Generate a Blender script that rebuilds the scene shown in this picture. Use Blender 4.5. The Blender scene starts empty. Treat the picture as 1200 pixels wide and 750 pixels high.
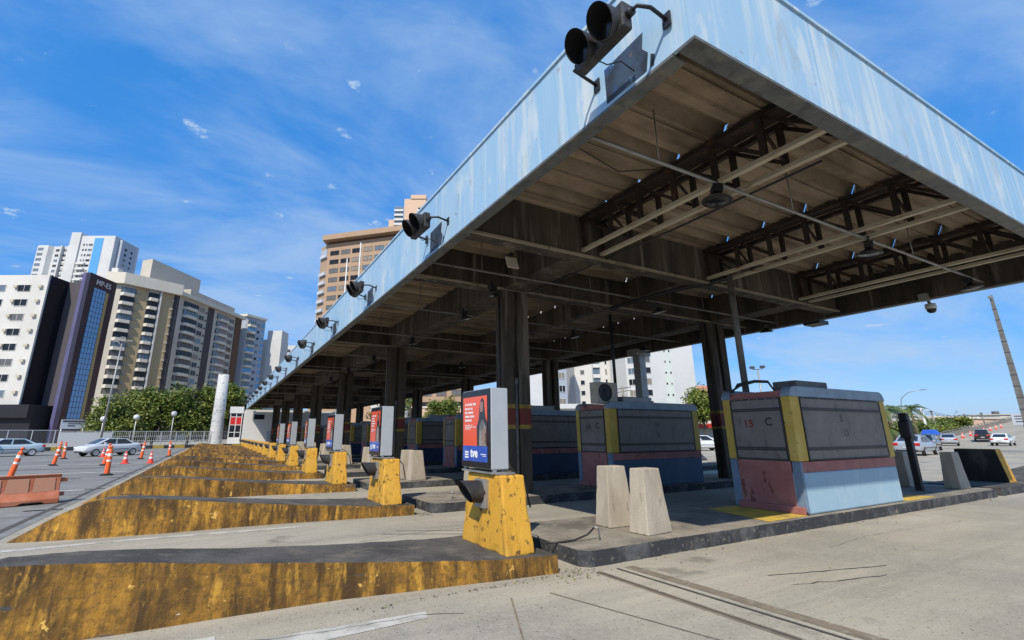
import bpy, bmesh, math, random
from mathutils import Vector, Matrix
R = math.radians
random.seed(7)
scene = bpy.context.scene
COL = scene.collection

# ------------------------------------------------------------------ helpers
class MB:
    """collects geometry; build() links it as one mesh object"""
    def __init__(self):
        self.v = []; self.f = []; self.m = []; self.s = []
    def poly(self, pts, mi=0, smooth=False):
        n = len(self.v); self.v += [tuple(p) for p in pts]
        self.f.append(list(range(n, n + len(pts)))); self.m.append(mi); self.s.append(smooth)
    def hexa(self, b, t, mi=0, top=None, side=None):
        """b,t: four bottom / top corners counter-clockwise from above"""
        n = len(self.v); self.v += [tuple(p) for p in b] + [tuple(p) for p in t]
        fs = [[3, 2, 1, 0], [4, 5, 6, 7]] + [[i, (i + 1) % 4, 4 + (i + 1) % 4, 4 + i] for i in range(4)]
        for k, f in enumerate(fs):
            self.f.append([n + i for i in f]); self.s.append(False)
            self.m.append(top if (k == 1 and top is not None) else (side if (k > 1 and side is not None) else mi))
    def box(self, x0, x1, y0, y1, z0, z1, mi=0, top=None):
        self.hexa([(x0, y0, z0), (x1, y0, z0), (x1, y1, z0), (x0, y1, z0)],
                  [(x0, y0, z1), (x1, y0, z1), (x1, y1, z1), (x0, y1, z1)], mi, top)
    def prism(self, poly, z0, z1, mi=0, top=None):
        n = len(self.v); k = len(poly)
        self.v += [(p[0], p[1], z0) for p in poly] + [(p[0], p[1], z1) for p in poly]
        self.f.append([n + i for i in reversed(range(k))]); self.m.append(mi); self.s.append(False)
        self.f.append([n + k + i for i in range(k)]); self.m.append(mi if top is None else top); self.s.append(False)
        for i in range(k):
            j = (i + 1) % k
            self.f.append([n + i, n + j, n + k + j, n + k + i]); self.m.append(mi); self.s.append(False)
    def extrude_y(self, prof, y0, y1, mi=0):
        """prof: (x,z) outline counter-clockwise seen from -y"""
        n = len(self.v); k = len(prof)
        self.v += [(p[0], y0, p[1]) for p in prof] + [(p[0], y1, p[1]) for p in prof]
        self.f.append([n + i for i in range(k)]); self.m.append(mi); self.s.append(False)
        self.f.append([n + k + i for i in reversed(range(k))]); self.m.append(mi); self.s.append(False)
        for i in range(k):
            j = (i + 1) % k
            self.f.append([n + j, n + i, n + k + i, n + k + j]); self.m.append(mi); self.s.append(False)
    def tube(self, pts, r, seg=8, mi=0, r1=None, cap=True):
        pts = [Vector(p) for p in pts]; n0 = len(self.v); N = len(pts)
        prev = None
        for i, p in enumerate(pts):
            d = (pts[min(i + 1, N - 1)] - pts[max(i - 1, 0)]).normalized()
            a = Vector((0, 0, 1)) if abs(d.z) < .9 else Vector((1, 0, 0))
            u = d.cross(a).normalized(); w = u.cross(d).normalized()
            rr = r if r1 is None else r + (r1 - r) * i / max(1, N - 1)
            for k in range(seg):
                t = 2 * math.pi * k / seg
                self.v.append(tuple(p + (u * math.cos(t) + w * math.sin(t)) * rr))
        for i in range(N - 1):
            for k in range(seg):
                a = n0 + i * seg + k; b = n0 + i * seg + (k + 1) % seg
                self.f.append([a, a + seg, b + seg, b][::-1]); self.m.append(mi); self.s.append(True)
        if cap:
            self.f.append([n0 + k for k in range(seg)]); self.m.append(mi); self.s.append(False)
            e = n0 + (N - 1) * seg
            self.f.append([e + k for k in reversed(range(seg))]); self.m.append(mi); self.s.append(False)
    def bar(self, p0, p1, w, h, mi=0):
        """rectangular bar between two points, w horizontal, h the other way"""
        p0, p1 = Vector(p0), Vector(p1); d = (p1 - p0).normalized()
        a = Vector((0, 0, 1)) if abs(d.z) < .95 else Vector((0, 1, 0))
        u = d.cross(a).normalized() * w / 2; q = u.cross(d).normalized() * h / 2
        c = lambda p: [p - u - q, p + u - q, p + u + q, p - u + q]
        self.hexa(c(p0), c(p1), mi)
    def lathe(self, prof, seg=16, c=(0, 0, 0), axis='z', mi=0, smooth=True):
        n0 = len(self.v); K = len(prof)
        for r, h in prof:
            for k in range(seg):
                t = 2 * math.pi * k / seg; a, b = r * math.cos(t), r * math.sin(t)
                p = (a, b, h) if axis == 'z' else ((h, a, b) if axis == 'x' else (b, h, a))
                self.v.append((c[0] + p[0], c[1] + p[1], c[2] + p[2]))
        for i in range(K - 1):
            for k in range(seg):
                a = n0 + i * seg + k; b = n0 + i * seg + (k + 1) % seg
                self.f.append([a, b, b + seg, a + seg]); self.m.append(mi); self.s.append(smooth)
    def mesh(self, name, mats):
        me = bpy.data.meshes.new(name)
        me.from_pydata(self.v, [], self.f)
        for i, p in enumerate(me.polygons):
            p.material_index = self.m[i]; p.use_smooth = self.s[i]
        for m in (mats if isinstance(mats, (list, tuple)) else [mats]):
            me.materials.append(m)
        me.update()
        return me
    def build(self, name, mats, parent=None, loc=(0, 0, 0), bevel=0, fixn=True, seg=2):
        me = self.mesh(name, mats)
        if fixn:
            bm = bmesh.new(); bm.from_mesh(me)
            bmesh.ops.recalc_face_normals(bm, faces=bm.faces); bm.to_mesh(me); bm.free()
        o = bpy.data.objects.new(name, me); COL.objects.link(o)
        o.location = loc
        if parent: o.parent = parent
        if bevel:
            b = o.modifiers.new('bevel', 'BEVEL'); b.width = bevel; b.segments = seg; b.limit_method = 'ANGLE'; b.angle_limit = R(35)
        return o

def roughen(o, amp, cuts=7, seed=1):
    rnd = random.Random(seed); bm = bmesh.new(); bm.from_mesh(o.data)
    bmesh.ops.subdivide_edges(bm, edges=bm.edges[:], cuts=cuts, use_grid_fill=True); bm.normal_update()
    for v in bm.verts:
        sharp = any(e.is_manifold and e.calc_face_angle(0) > .5 for e in v.link_edges)
        v.co -= v.normal * abs(rnd.gauss(0, amp * (1.6 if sharp else .5)))
        if sharp and rnd.random() < .05: v.co -= v.normal * amp * 4
    bm.to_mesh(o.data); bm.free(); return o
def tag(o, label=None, cat=None, group=None, kind=None):
    if label: o['label'] = label
    if cat: o['category'] = cat
    if group: o['group'] = group
    if kind: o['kind'] = kind
    return o
def thing(name, label, cat, loc=(0, 0, 0), rz=0, group=None):
    o = bpy.data.objects.new(name, None); COL.objects.link(o)
    o.location = loc; o.rotation_euler = (0, 0, rz); o.empty_display_size = .2
    return tag(o, label, cat, group)
def copy_tree(o, parent=None):
    c = o.copy(); COL.objects.link(c)
    if parent: c.parent = parent
    for ch in list(o.children): copy_tree(ch, c)
    return c
def place_obj(me, name, parent, loc, rz=0):
    o = bpy.data.objects.new(name, me); COL.objects.link(o); o.parent = parent
    o.location = loc; o.rotation_euler = (0, 0, rz); return o
def text_obj(name, s, size, mat, parent, loc, rot, depth=.004, bold=0.0, align='CENTER', sx=1):
    cu = bpy.data.curves.new(name, 'FONT'); cu.body = s; cu.size = size; cu.extrude = depth; cu.offset = bold
    cu.align_x = align; cu.align_y = 'CENTER'; cu.resolution_u = 3
    tmp = bpy.data.objects.new(name, cu); me = bpy.data.meshes.new_from_object(tmp)
    bpy.data.objects.remove(tmp); me.materials.clear(); me.materials.append(mat)
    o = bpy.data.objects.new(name, me); COL.objects.link(o)
    o.location = loc; o.rotation_euler = rot; o.scale = (sx, 1, 1)
    if parent: o.parent = parent
    return o
NTH = ['nearest', 'second', 'third', 'fourth', 'fifth', 'sixth', 'seventh', 'eighth', 'ninth', 'tenth', 'eleventh',
       'twelfth', 'thirteenth', 'fourteenth', 'fifteenth', 'sixteenth', 'seventeenth', 'eighteenth', 'nineteenth', 'twentieth']

# ------------------------------------------------------------------ materials
MATS = {}
def M(name, col, rough=.8, layers=(), bump=0.0, bscale=30, metal=0.0, spec=.4, coat=0.0, rand=True, emit=0):
    """layers: (colour, scale, (sx,sy,sz), lo, hi, opacity[, detail]) painted over the base by noise: wear, stains, dirt"""
    m = bpy.data.materials.new(name); m.use_nodes = True; MATS[name] = m
    nt = m.node_tree; N = nt.nodes; L = nt.links
    b = N['Principled BSDF']; b.inputs['Roughness'].default_value = rough; b.inputs['Metallic'].default_value = metal
    b.inputs['Specular IOR Level'].default_value = spec
    if coat: b.inputs['Coat Weight'].default_value = coat; b.inputs['Coat Roughness'].default_value = .08
    c4 = lambda c: (c[0], c[1], c[2], 1)
    b.inputs['Base Color'].default_value = c4(col)
    if emit:
        b.inputs['Emission Color'].default_value = c4(col); b.inputs['Emission Strength'].default_value = emit
    vec = None
    if layers or bump:
        tc = N.new('ShaderNodeTexCoord'); vec = tc.outputs['Object']
        if rand:
            oi = N.new('ShaderNodeObjectInfo'); mu = N.new('ShaderNodeMath'); mu.operation = 'MULTIPLY'; mu.inputs[1].default_value = 97
            L.new(oi.outputs['Random'], mu.inputs[0]); ad = N.new('ShaderNodeVectorMath'); ad.operation = 'ADD'
            L.new(vec, ad.inputs[0]); L.new(mu.outputs[0], ad.inputs[1]); vec = ad.outputs[0]
    prev = None
    for i, ly in enumerate(layers):
        colr, sc, st, lo, hi, op = ly[:6]; det = ly[6] if len(ly) > 6 else 6
        mp = N.new('ShaderNodeMapping'); mp.inputs['Scale'].default_value = st; mp.inputs['Location'].default_value = (i * 3.7, i * 1.3, i * 5.1)
        L.new(vec, mp.inputs[0])
        no = N.new('ShaderNodeTexNoise'); no.inputs['Scale'].default_value = sc; no.inputs['Detail'].default_value = det; no.inputs['Roughness'].default_value = .62
        L.new(mp.outputs[0], no.inputs['Vector'])
        mr = N.new('ShaderNodeMapRange'); mr.inputs[1].default_value = lo; mr.inputs[2].default_value = hi; mr.inputs[3].default_value = 0; mr.inputs[4].default_value = op
        L.new(no.outputs['Fac'], mr.inputs[0])
        mx = N.new('ShaderNodeMix'); mx.data_type = 'RGBA'
        L.new(mr.outputs[0], mx.inputs[0])
        if prev is None: mx.inputs[6].default_value = c4(col)
        else: L.new(prev, mx.inputs[6])
        mx.inputs[7].default_value = c4(colr); prev = mx.outputs[2]
    if prev is not None: L.new(prev, b.inputs['Base Color'])
    if bump:
        no = N.new('ShaderNodeTexNoise'); no.inputs['Scale'].default_value = bscale; no.inputs['Detail'].default_value = 8
        L.new(vec, no.inputs['Vector']); bp = N.new('ShaderNodeBump'); bp.inputs['Strength'].default_value = bump; bp.inputs['Distance'].default_value = .02
        L.new(no.outputs['Fac'], bp.inputs['Height']); L.new(bp.outputs[0], b.inputs['Normal'])
    return m
I1 = (1, 1, 1); VS = (1, 1, .07)
road = M('road_concrete', (.36, .322, .247), .9, [
    ((.2, .185, .15), .9, (.045, 1.0, 1), .5, .66, .75), ((.43, .395, .315), 2.2, (.06, 1.2, 1), .52, .7, .6),
    ((.23, .215, .18), .35, I1, .42, .62, .75), ((.4, .37, .305), .9, (1, 1.6, 1), .5, .75, .6), ((.22, .2, .165), 1.3, (.12, 1.4, 1), .5, .7, .55),
    ((.37, .345, .285), 14, I1, .45, .62, .35), ((.05, .047, .042), 30, I1, .645, .675, .85, 2), ((.5, .46, .385), 45, I1, .6, .7, .5, 2), ((.12, .11, .09), .55, I1, .63, .68, .6)], .35, 60, rand=False)
asphalt_patch = M('asphalt_patch', (.2, .2, .19), .9, [((.13, .13, .125), 1.2, (.3, 1, 1), .42, .62, .7), ((.3, .29, .27), 3, I1, .5, .7, .5)], .2, 50)
sidewalk_m = M('pavement', (.3, .29, .27), .9, [((.2, .19, .18), .8, I1, .4, .6, .6)])
island_top = M('island_top', (.25, .22, .175), .92, [((.07, .064, .056), 1.1, I1, .42, .64, .75), ((.34, .305, .25), 2.2, I1, .52, .68, .75), ((.035, .033, .03), 22, I1, .6, .68, .7)], .3, 45)
nose_top = M('nose_top', (.085, .078, .07), .95, [((.035, .033, .031), 1.4, I1, .4, .6, .8), ((.22, .2, .18), 30, I1, .6, .7, .6), ((.16, .14, .11), 3, I1, .52, .66, .6)], .35, 45)
nose_paint = M('stained_yellow_paint', (.43, .215, .024), .85, [
    ((.085, .044, .011), .62, I1, .38, .6, .93), ((.035, .02, .007), 1.7, (1, .6, .5), .5, .64, .88), ((.55, .31, .05), 50, I1, .58, .68, .2), ((.03, .018, .008), 70, I1, .58, .66, .45), ((.045, .024, .007), 6.5, (1, .5, .12), .46, .62, .9), ((.55, .3, .042), 8, (1, .6, .2), .56, .68, .75), ((.07, .04, .012), 13, I1, .5, .62, .6), ((.68, .42, .1), 4, I1, .655, .67, .8, 10),
    ((.6, .34, .06), 17, I1, .63, .68, .3), ((.05, .05, .055), 2.4, (.5, 1, 2.2), .63, .66, .9), ((.025, .02, .012), 40, I1, .64, .69, .8), ((.6, .56, .48), 6, (1, 1, 3), .715, .73, .9)], .55, 26)
block_paint = M('chipped_yellow_paint', (.58, .315, .036), .75, [
    ((.62, .37, .07), 1.1, I1, .45, .62, .7), ((.2, .115, .02), 5, (1, 1, .22), .56, .7, .75),
    ((.56, .28, .025), 2.0, I1, .4, .65, .7), ((.09, .055, .02), 9, I1, .58, .65, .9), ((.16, .1, .03), 2.2, I1, .6, .74, .8), ((.08, .05, .02), 34, I1, .66, .7, .9), ((.3, .16, .03), 7, VS, .6, .75, .5)], .25, 40)
kerb_black = M('worn_black_kerb_paint', (.035, .036, .04), .8, [((.12, .12, .12), 2.5, I1, .48, .66, .8), ((.3, .25, .17), 3.1, I1, .66, .7, .9), ((.2, .19, .17), 16, I1, .6, .68, .7)], .4, 30)
kerb_grey = M('kerb_concrete', (.26, .24, .2), .9, [((.12, .11, .1), 2, I1, .42, .62, .7)], .3, 30)
obelisk_m = M('raw_concrete', (.43, .38, .3), .88, [((.28, .24, .18), 3, (1, 1, .35), .42, .66, .7), ((.12, .11, .09), 11, (1, 1, .3), .6, .72, .7), ((.06, .055, .05), 40, I1, .66, .7, .7)], .3, 40)
fascia_m = M('weathered_blue_fascia', (.3, .47, .63), .55, [
    ((.2, .4, .61), .7, (1, 1, .3), .46, .66, .65), ((.41, .53, .62), 1.1, (1, 1, .12), .48, .7, .7), ((.58, .63, .63), 2.0, (1, 1, .45), .56, .66, .6), ((.3, .33, .33), 3.2, (1, 1, .3), .6, .7, .5), ((.56, .62, .63), 4.5, (1, 1, .05), .53, .68, .85),
    ((.52, .48, .38), 5.0, (1, 1, .035), .64, .72, .75), ((.24, .24, .22), 11, (1, 1, .03), .66, .76, .6), ((.24, .15, .09), 3, (1, 1, 1.0), .66, .72, .7)], .06, 8)
trim_m = M('fascia_trim', (.12, .13, .135), .6, [((.22, .2, .16), 3, I1, .48, .66, .7), ((.05, .05, .05), 6, I1, .5, .7, .7)], .1, 20, metal=.2)
roof_m = M('fibre_cement_roof', (.37, .285, .2), .9, [((.13, .095, .065), 1.3, (.5, 1, 1), .42, .64, .8), ((.27, .22, .165), 6, (.3, 1, 1), .5, .68, .5), ((.07, .055, .04), 40, I1, .55, .7, .5)], .25, 60)
lit_lip_m = M('lit_pale_beam_lip', (.3, .255, .19), .9, [((.14, .115, .085), 3, (.4, 1, 1), .45, .65, .8)])  # pale ledge concrete, lightened to paint in the light along beam bottoms
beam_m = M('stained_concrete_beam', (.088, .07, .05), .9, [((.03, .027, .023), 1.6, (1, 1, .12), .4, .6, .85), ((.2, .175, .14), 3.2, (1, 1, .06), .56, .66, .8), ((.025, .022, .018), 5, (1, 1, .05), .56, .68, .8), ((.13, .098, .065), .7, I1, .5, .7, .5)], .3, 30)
steel_m = M('rusted_steel', (.045, .032, .025), .75, [((.17, .075, .03), 4, I1, .54, .68, .7), ((.02, .017, .015), 3, I1, .45, .65, .8)], .2, 40, metal=.2)
chord_m = M('cream_steel', (.5, .44, .33), .7, [((.24, .11, .045), 5, (1, .35, 1), .56, .68, .9), ((.33, .3, .24), 2, (1, .3, 1), .45, .65, .6)], .1, 30)
pipe_m = M('painted_pipe', (.17, .165, .15), .6, [((.08, .07, .06), 4, I1, .48, .66, .7)], metal=.2)
galv_m = M('galvanised', (.33, .33, .32), .5, [((.2, .2, .19), 5, I1, .45, .65, .6)], metal=.5)
black_m = M('black_plastic', (.018, .018, .02), .5, [((.05, .05, .05), 5, I1, .5, .7, .5)])
signal_m = M('faded_black_housing', (.028, .028, .029), .5, [((.085, .082, .08), 3.5, I1, .5, .68, .7), ((.02, .02, .02), 9, I1, .5, .7, .6)])
dark_in = M('dark_interior', (.006, .006, .007), .9)
lens_m = M('dead_lens', (.012, .012, .012), .25)
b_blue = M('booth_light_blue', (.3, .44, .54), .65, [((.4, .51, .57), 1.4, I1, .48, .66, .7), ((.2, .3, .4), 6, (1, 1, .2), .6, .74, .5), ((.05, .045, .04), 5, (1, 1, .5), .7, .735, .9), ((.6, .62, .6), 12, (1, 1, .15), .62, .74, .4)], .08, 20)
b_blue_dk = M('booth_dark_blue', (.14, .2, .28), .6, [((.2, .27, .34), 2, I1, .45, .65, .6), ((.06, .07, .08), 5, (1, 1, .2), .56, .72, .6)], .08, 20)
b_pink = M('booth_faded_red', (.31, .115, .1), .65, [((.42, .2, .17), 2, I1, .45, .65, .6), ((.13, .04, .028), 3.2, (1, 1, .5), .6, .64, .85), ((.2, .08, .07), 8, VS, .55, .72, .5)], .08, 20)
b_yel = M('booth_yellow', (.5, .335, .055), .6, [((.62, .47, .14), 2, I1, .48, .66, .6), ((.2, .14, .04), 9, I1, .6, .7, .7)], .08, 20)
b_shut = M('booth_grey_shutter', (.195, .172, .15), .6, [((.25, .225, .2), 2.2, I1, .46, .66, .6), ((.11, .097, .085), 7, (1, 1, .3), .54, .7, .6), ((.12, .06, .03), 5, (1, 1, .5), .66, .7, .8), ((.36, .36, .35), 9, (1, 1, .7), .69, .73, .6)], .06, 30, metal=.15)
b_rib = M('shutter_rib', (.03, .028, .027), .5)
b_roof = M('booth_roof', (.25, .32, .39), .55, [((.17, .21, .26), 3, I1, .45, .65, .6)])
red_ink = M('faded_red_ink', (.23, .03, .025), .7)
red_faded = M('faded_red_paint', (.17, .035, .026), .75, [((.09, .03, .022), 3, (1, 1, .3), .45, .65, .8)])
b_navy_shaded = M('booth_navy_shaded', (.055, .1, .165), .65, [((.08, .13, .2), 2, I1, .45, .65, .6), ((.04, .05, .06), 5, (1, 1, .2), .58, .72, .7)], .08, 20)  # navy booth paint, darkened further to carry the canopy's shade
b_deep_navy_shaded = M('booth_deep_navy_shaded', (.02, .035, .08), .6, [((.035, .055, .11), 2, I1, .45, .65, .6)], .08, 20)  # deeper navy for the inner booths, their shade put into the colour
band_yel = M('column_band_yellow', (.33, .23, .04), .7, [((.16, .11, .03), 4, (1, 1, .3), .45, .65, .8)])
ink = M('faded_black_ink', (.035, .035, .035), .8)
ink_soft = M('washed_out_ink', (.07, .066, .062), .8)
mark_yel = M('yellow_floor_paint', (.6, .4, .05), .85, [((.3, .22, .08), 2.5, I1, .48, .66, .8), ((.16, .14, .11), 9, I1, .58, .68, .9)], .2, 40)
mark_white = M('worn_white_paint', (.47, .455, .41), .85, [((.3, .29, .25), 4, I1, .45, .62, .9), ((.12, .12, .11), 20, I1, .6, .68, .7)], .1, 40)
joint_m = M('joint_filler', (.07, .064, .056), .9, [((.12, .11, .1), 8, I1, .5, .7, .6)])
joint_lt = M('worn_joint_edge', (.2, .165, .115), .9, [((.12, .1, .08), 6, I1, .45, .65, .7), ((.34, .31, .26), 12, I1, .55, .7, .7)])
alu = M('brushed_aluminium', (.47, .49, .5), .38, [((.4, .42, .43), 3, I1, .4, .65, .5)], metal=.35)
glass_blk = M('black_glass_frame', (.01, .01, .012), .12)
ad_orange = M('poster_orange', (.78, .085, .02), .22, coat=.6)
ad_blue = M('poster_blue', (.015, .07, .4), .22, [((.05, .2, .62), 2.2, I1, .42, .62, .8)], coat=.6)
ad_white = M('poster_white', (.8, .8, .8), .3)
ad_dark = M('poster_black_hair', (.018, .016, .018), .25, coat=.5)
ad_skin = M('poster_skin', (.3, .17, .12), .3, coat=.5)
ad_shirt = M('poster_grey_clothes', (.28, .25, .23), .3, [((.05, .05, .05), 6, I1, .5, .6, .8)], coat=.5)
poster_shadow_m = M('torn_poster_and_shadow', (.045, .075, .125), .6, [((.02, .022, .03), 2.2, I1, .42, .6, .9), ((.02, .09, .27), 1.8, I1, .58, .64, .8), ((.22, .34, .46), 3, (1, 1, .5), .62, .66, .9), ((.2, .15, .12), 4, I1, .63, .68, .6)])  # dark tones mix poster print with the signal's cast shadow
red_m = M('extinguisher_red', (.5, .02, .02), .35)
white_m = M('white_paint', (.6, .6, .58), .6, [((.6, .59, .56), 1.2, I1, .45, .65, .6), ((.45, .43, .4), 4, VS, .58, .74, .4)])
cream_m = M('cream_case', (.5, .45, .36), .6, [((.35, .31, .25), 4, I1, .5, .68, .6)])
orange_m = M('cone_orange', (.8, .13, .03), .5, [((.6, .1, .03), 6, I1, .5, .68, .6)])
redcone_m = M('cone_red', (.75, .06, .035), .5)
refl_m = M('reflective_band', (.75, .74, .72), .4)
rubber = M('rubber', (.02, .02, .02), .85)
barrier_m = M('faded_orange_plastic', (.38, .12, .058), .6, [((.5, .2, .12), 2, I1, .45, .65, .7), ((.25, .08, .045), 6, (1, 1, .4), .56, .7, .5)])
barrier_p = M('faded_orange_panel', (.46, .23, .145), .65, [((.5, .22, .13), 3, I1, .45, .65, .6)])
fencem = M('fence_metal', (.55, .56, .55), .5, metal=.2)
chain_m = M('chain_link', (.33, .34, .34), .6, metal=.3)
brick_wh = M('white_column_paint', (.5, .51, .5), .7, [((.16, .16, .16), 2.6, (1, 1, 2.4), .57, .61, .9), ((.55, .55, .54), 1, (.3, .3, 3), .5, .6, .6)])
# buildings
w_white = M('white_render', (.6, .59, .56), .8, [((.5, .49, .46), .12, I1, .42, .62, .7), ((.55, .54, .5), .5, VS, .58, .75, .5)])
w_white2 = M('cool_white_render', (.56, .57, .57), .8, [((.46, .47, .47), .1, I1, .42, .62, .6)])
w_beige = M('beige_tiles', (.5, .46, .39), .8, [((.4, .37, .31), .1, I1, .42, .62, .6)])
w_cornice = M('pale_cornice', (.62, .58, .49), .8, [((.5, .46, .38), .3, VS, .5, .7, .5)])
w_tan = M('tan_tiles', (.43, .33, .19), .8, [((.36, .28, .16), .15, I1, .42, .62, .6)])
w_brown = M('brown_tiles', (.39, .27, .18), .8, [((.33, .225, .145), .1, I1, .42, .62, .6)])
w_brown_dk = M('dark_brown_edge', (.12, .065, .04), .8)
w_beige2 = M('pinkish_render', (.6, .42, .3), .8)
w_salmon = M('salmon_brick', (.55, .27, .19), .8)
w_purple = M('purple_grey_panel', (.1, .095, .2), .5, [((.08, .075, .16), .3, I1, .42, .62, .5)])
w_dark = M('dark_glass_wall', (.012, .012, .018), .2)
w_charcoal = M('charcoal_panel', (.075, .068, .08), .6)
w_podium = M('podium_dark', (.012, .012, .016), .6)
w_grey = M('grey_blue_wall', (.36, .4, .46), .7)
w_fin = M('dark_fin', (.03, .027, .03), .5)
glass_w = M('window_glass', (.014, .016, .02), .22, spec=.35)
glass_lt = M('pale_window_glass', (.12, .16, .2), .1, spec=.7)
glass_bl = M('blue_curtain_glass', (.1, .33, .62), .15, spec=.6)
sign_pale = M('pale_sign', (.5, .53, .58), .5)
leaf_a = M('leaves_mid_green', (.1, .15, .024), .6, [((.22, .23, .035), .55, I1, .46, .62, .9), ((.02, .045, .012), .9, I1, .5, .66, .85)], rand=True)
leaf_b = M('leaves_yellow_green', (.15, .19, .03), .6, [((.2, .2, .03), .6, I1, .48, .62, .8), ((.04, .07, .015), .9, I1, .48, .64, .9)], rand=True)
leaf_c = M('palm_green', (.07, .11, .03), .6, [((.2, .2, .05), .8, I1, .5, .66, .7)], rand=True)
bark = M('bark', (.13, .1, .07), .9, [((.06, .05, .035), 4, VS, .45, .62, .7)])
grass_m = M('grass', (.09, .13, .03), .9, [((.14, .15, .05), .3, I1, .42, .62, .7)])
paint_silver = M('car_silver', (.66, .68, .7), .3, metal=.2, coat=.7)
paint_grey = M('car_grey_silver', (.4, .44, .48), .3, metal=.3, coat=.7)
paint_white = M('car_white', (.72, .73, .74), .3, coat=.7)
paint_blue = M('car_pale_blue', (.45, .55, .6), .3, metal=.2, coat=.7)
paint_black = M('car_black', (.015, .015, .017), .2, coat=.8)
paint_red = M('car_red', (.5, .02, .02), .3, coat=.7)
car_glass = M('car_glass', (.012, .014, .017), .06, spec=.7)
tail_m = M('tail_light', (.45, .012, .01), .25)
head_m = M('head_light', (.7, .72, .74), .15)
rim_m = M('wheel_rim', (.5, .51, .52), .35, metal=.5)
plate_m = M('number_plate', (.45, .45, .44), .5)

# ------------------------------------------------------------------ world, sun, camera
SUN_TO = Vector((-.694, -.653, 1)).normalized()
w = bpy.data.worlds.new('World'); scene.world = w; w.use_nodes = True
nt = w.node_tree; N = nt.nodes; L = nt.links
bg = N['Background']
sky = N.new('ShaderNodeTexSky'); sky.sky_type = 'NISHITA'; sky.sun_disc = False
sky.sun_elevation = math.asin(SUN_TO.z); sky.sun_rotation = math.atan2(SUN_TO.x, SUN_TO.y) % (2 * math.pi)
sky.air_density = 1.0; sky.dust_density = .6; sky.ozone_density = 2.6; sky.altitude = 0
hs = N.new('ShaderNodeHueSaturation'); hs.inputs['Saturation'].default_value = 1.3; hs.inputs['Value'].default_value = 1.2
L.new(sky.outputs[0], hs.inputs['Color'])
tc = N.new('ShaderNodeTexCoord'); sep = N.new('ShaderNodeSeparateXYZ'); L.new(tc.outputs['Generated'], sep.inputs[0])
def mth(op, a, b=None):
    n = N.new('ShaderNodeMath'); n.operation = op
    for i, q in enumerate((a, b)):
        if q is None: continue
        if isinstance(q, (int, float)): n.inputs[i].default_value = q
        else: L.new(q, n.inputs[i])
    return n.outputs[0]
den = mth('ADD', mth('MAXIMUM', sep.outputs[2], 0.0), .16)
cmb = N.new('ShaderNodeCombineXYZ'); L.new(mth('DIVIDE', sep.outputs[0], den), cmb.inputs[0]); L.new(mth('DIVIDE', sep.outputs[1], den), cmb.inputs[1])
def cloud(scale, st, rot, lo, hi, op, det=8, loc=(0, 0, 0), dist=.4):
    mp = N.new('ShaderNodeMapping'); mp.inputs['Scale'].default_value = st; mp.inputs['Rotation'].default_value = (0, 0, rot); mp.inputs['Location'].default_value = loc
    L.new(cmb.outputs[0], mp.inputs[0])
    no = N.new('ShaderNodeTexNoise'); no.inputs['Scale'].default_value = scale; no.inputs['Detail'].default_value = det; no.inputs['Roughness'].default_value = .58; no.inputs['Distortion'].default_value = dist
    L.new(mp.outputs[0], no.inputs['Vector'])
    mr = N.new('ShaderNodeMapRange'); mr.interpolation_type = 'SMOOTHSTEP'
    mr.inputs[1].default_value = lo; mr.inputs[2].default_value = hi; mr.inputs[4].default_value = op
    L.new(no.outputs['Fac'], mr.inputs[0]); return mr.outputs[0]
veil = cloud(.9, (1, 1.7, 1), .5, .36, .68, .66)
wisp = cloud(2.6, (.7, 2.0, 1), .35, .52, .8, .2, loc=(3, 1, 0))
puff = cloud(8.5, (1, 1, 1), 0, .645, .735, .8, 5, loc=(1.5, 7, 0), dist=.1)
fac = mth('MINIMUM', mth('ADD', mth('ADD', veil, wisp), puff), .9)
mx = N.new('ShaderNodeMix'); mx.data_type = 'RGBA'
az = N.new('ShaderNodeMix'); az.data_type = 'RGBA'; az.inputs[0].default_value = .62
L.new(hs.outputs[0], az.inputs[6]); az.inputs[7].default_value = (.28, 1.95, 5.7, 1)
L.new(fac, mx.inputs[0]); L.new(az.outputs[2], mx.inputs[6]); mx.inputs[7].default_value = (3.0, 4.1, 5.6, 1)
L.new(mx.outputs[2], bg.inputs['Color']); bg.inputs['Strength'].default_value = .13

sl = bpy.data.lights.new('sun', 'SUN'); sl.energy = 4.3; sl.angle = R(.5); sl.color = (1, .92, .79)
so = bpy.data.objects.new('sun', sl); COL.objects.link(so)
so.rotation_euler = (-SUN_TO).to_track_quat('-Z', 'Y').to_euler(); so.location = (-20, -20, 40)

YAW, PITCH, ROLL = R(61.4826), R(14.9416), R(-.22647)
cam = bpy.data.cameras.new('camera'); co = bpy.data.objects.new('camera', cam); COL.objects.link(co)
fw = Vector((math.cos(YAW) * math.cos(PITCH), math.sin(YAW) * math.cos(PITCH), math.sin(PITCH)))
rt = Vector((math.sin(YAW), -math.cos(YAW), 0)); up = rt.cross(fw)
r2 = rt * math.cos(ROLL) + up * math.sin(ROLL); u2 = -rt * math.sin(ROLL) + up * math.cos(ROLL)
co.matrix_world = Matrix(((r2.x, u2.x, -fw.x, 0), (r2.y, u2.y, -fw.y, 0), (r2.z, u2.z, -fw.z, 1.65), (0, 0, 0, 1)))
cam.sensor_width = 36; cam.lens = 554.54 / 1200 * 36
cam.shift_x = (600 - 563.4) / 1200; cam.shift_y = (360.6 - 375) / 1200
cam.clip_end = 5000; cam.clip_start = .05
scene.camera = co
scene.view_settings.view_transform = 'Standard'; scene.view_settings.look = 'None'
scene.view_settings.exposure = .25; scene.view_settings.gamma = 1
scene.cycles.max_bounces = 6; scene.cycles.diffuse_bounces = 2; scene.cycles.use_denoising = True

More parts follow.
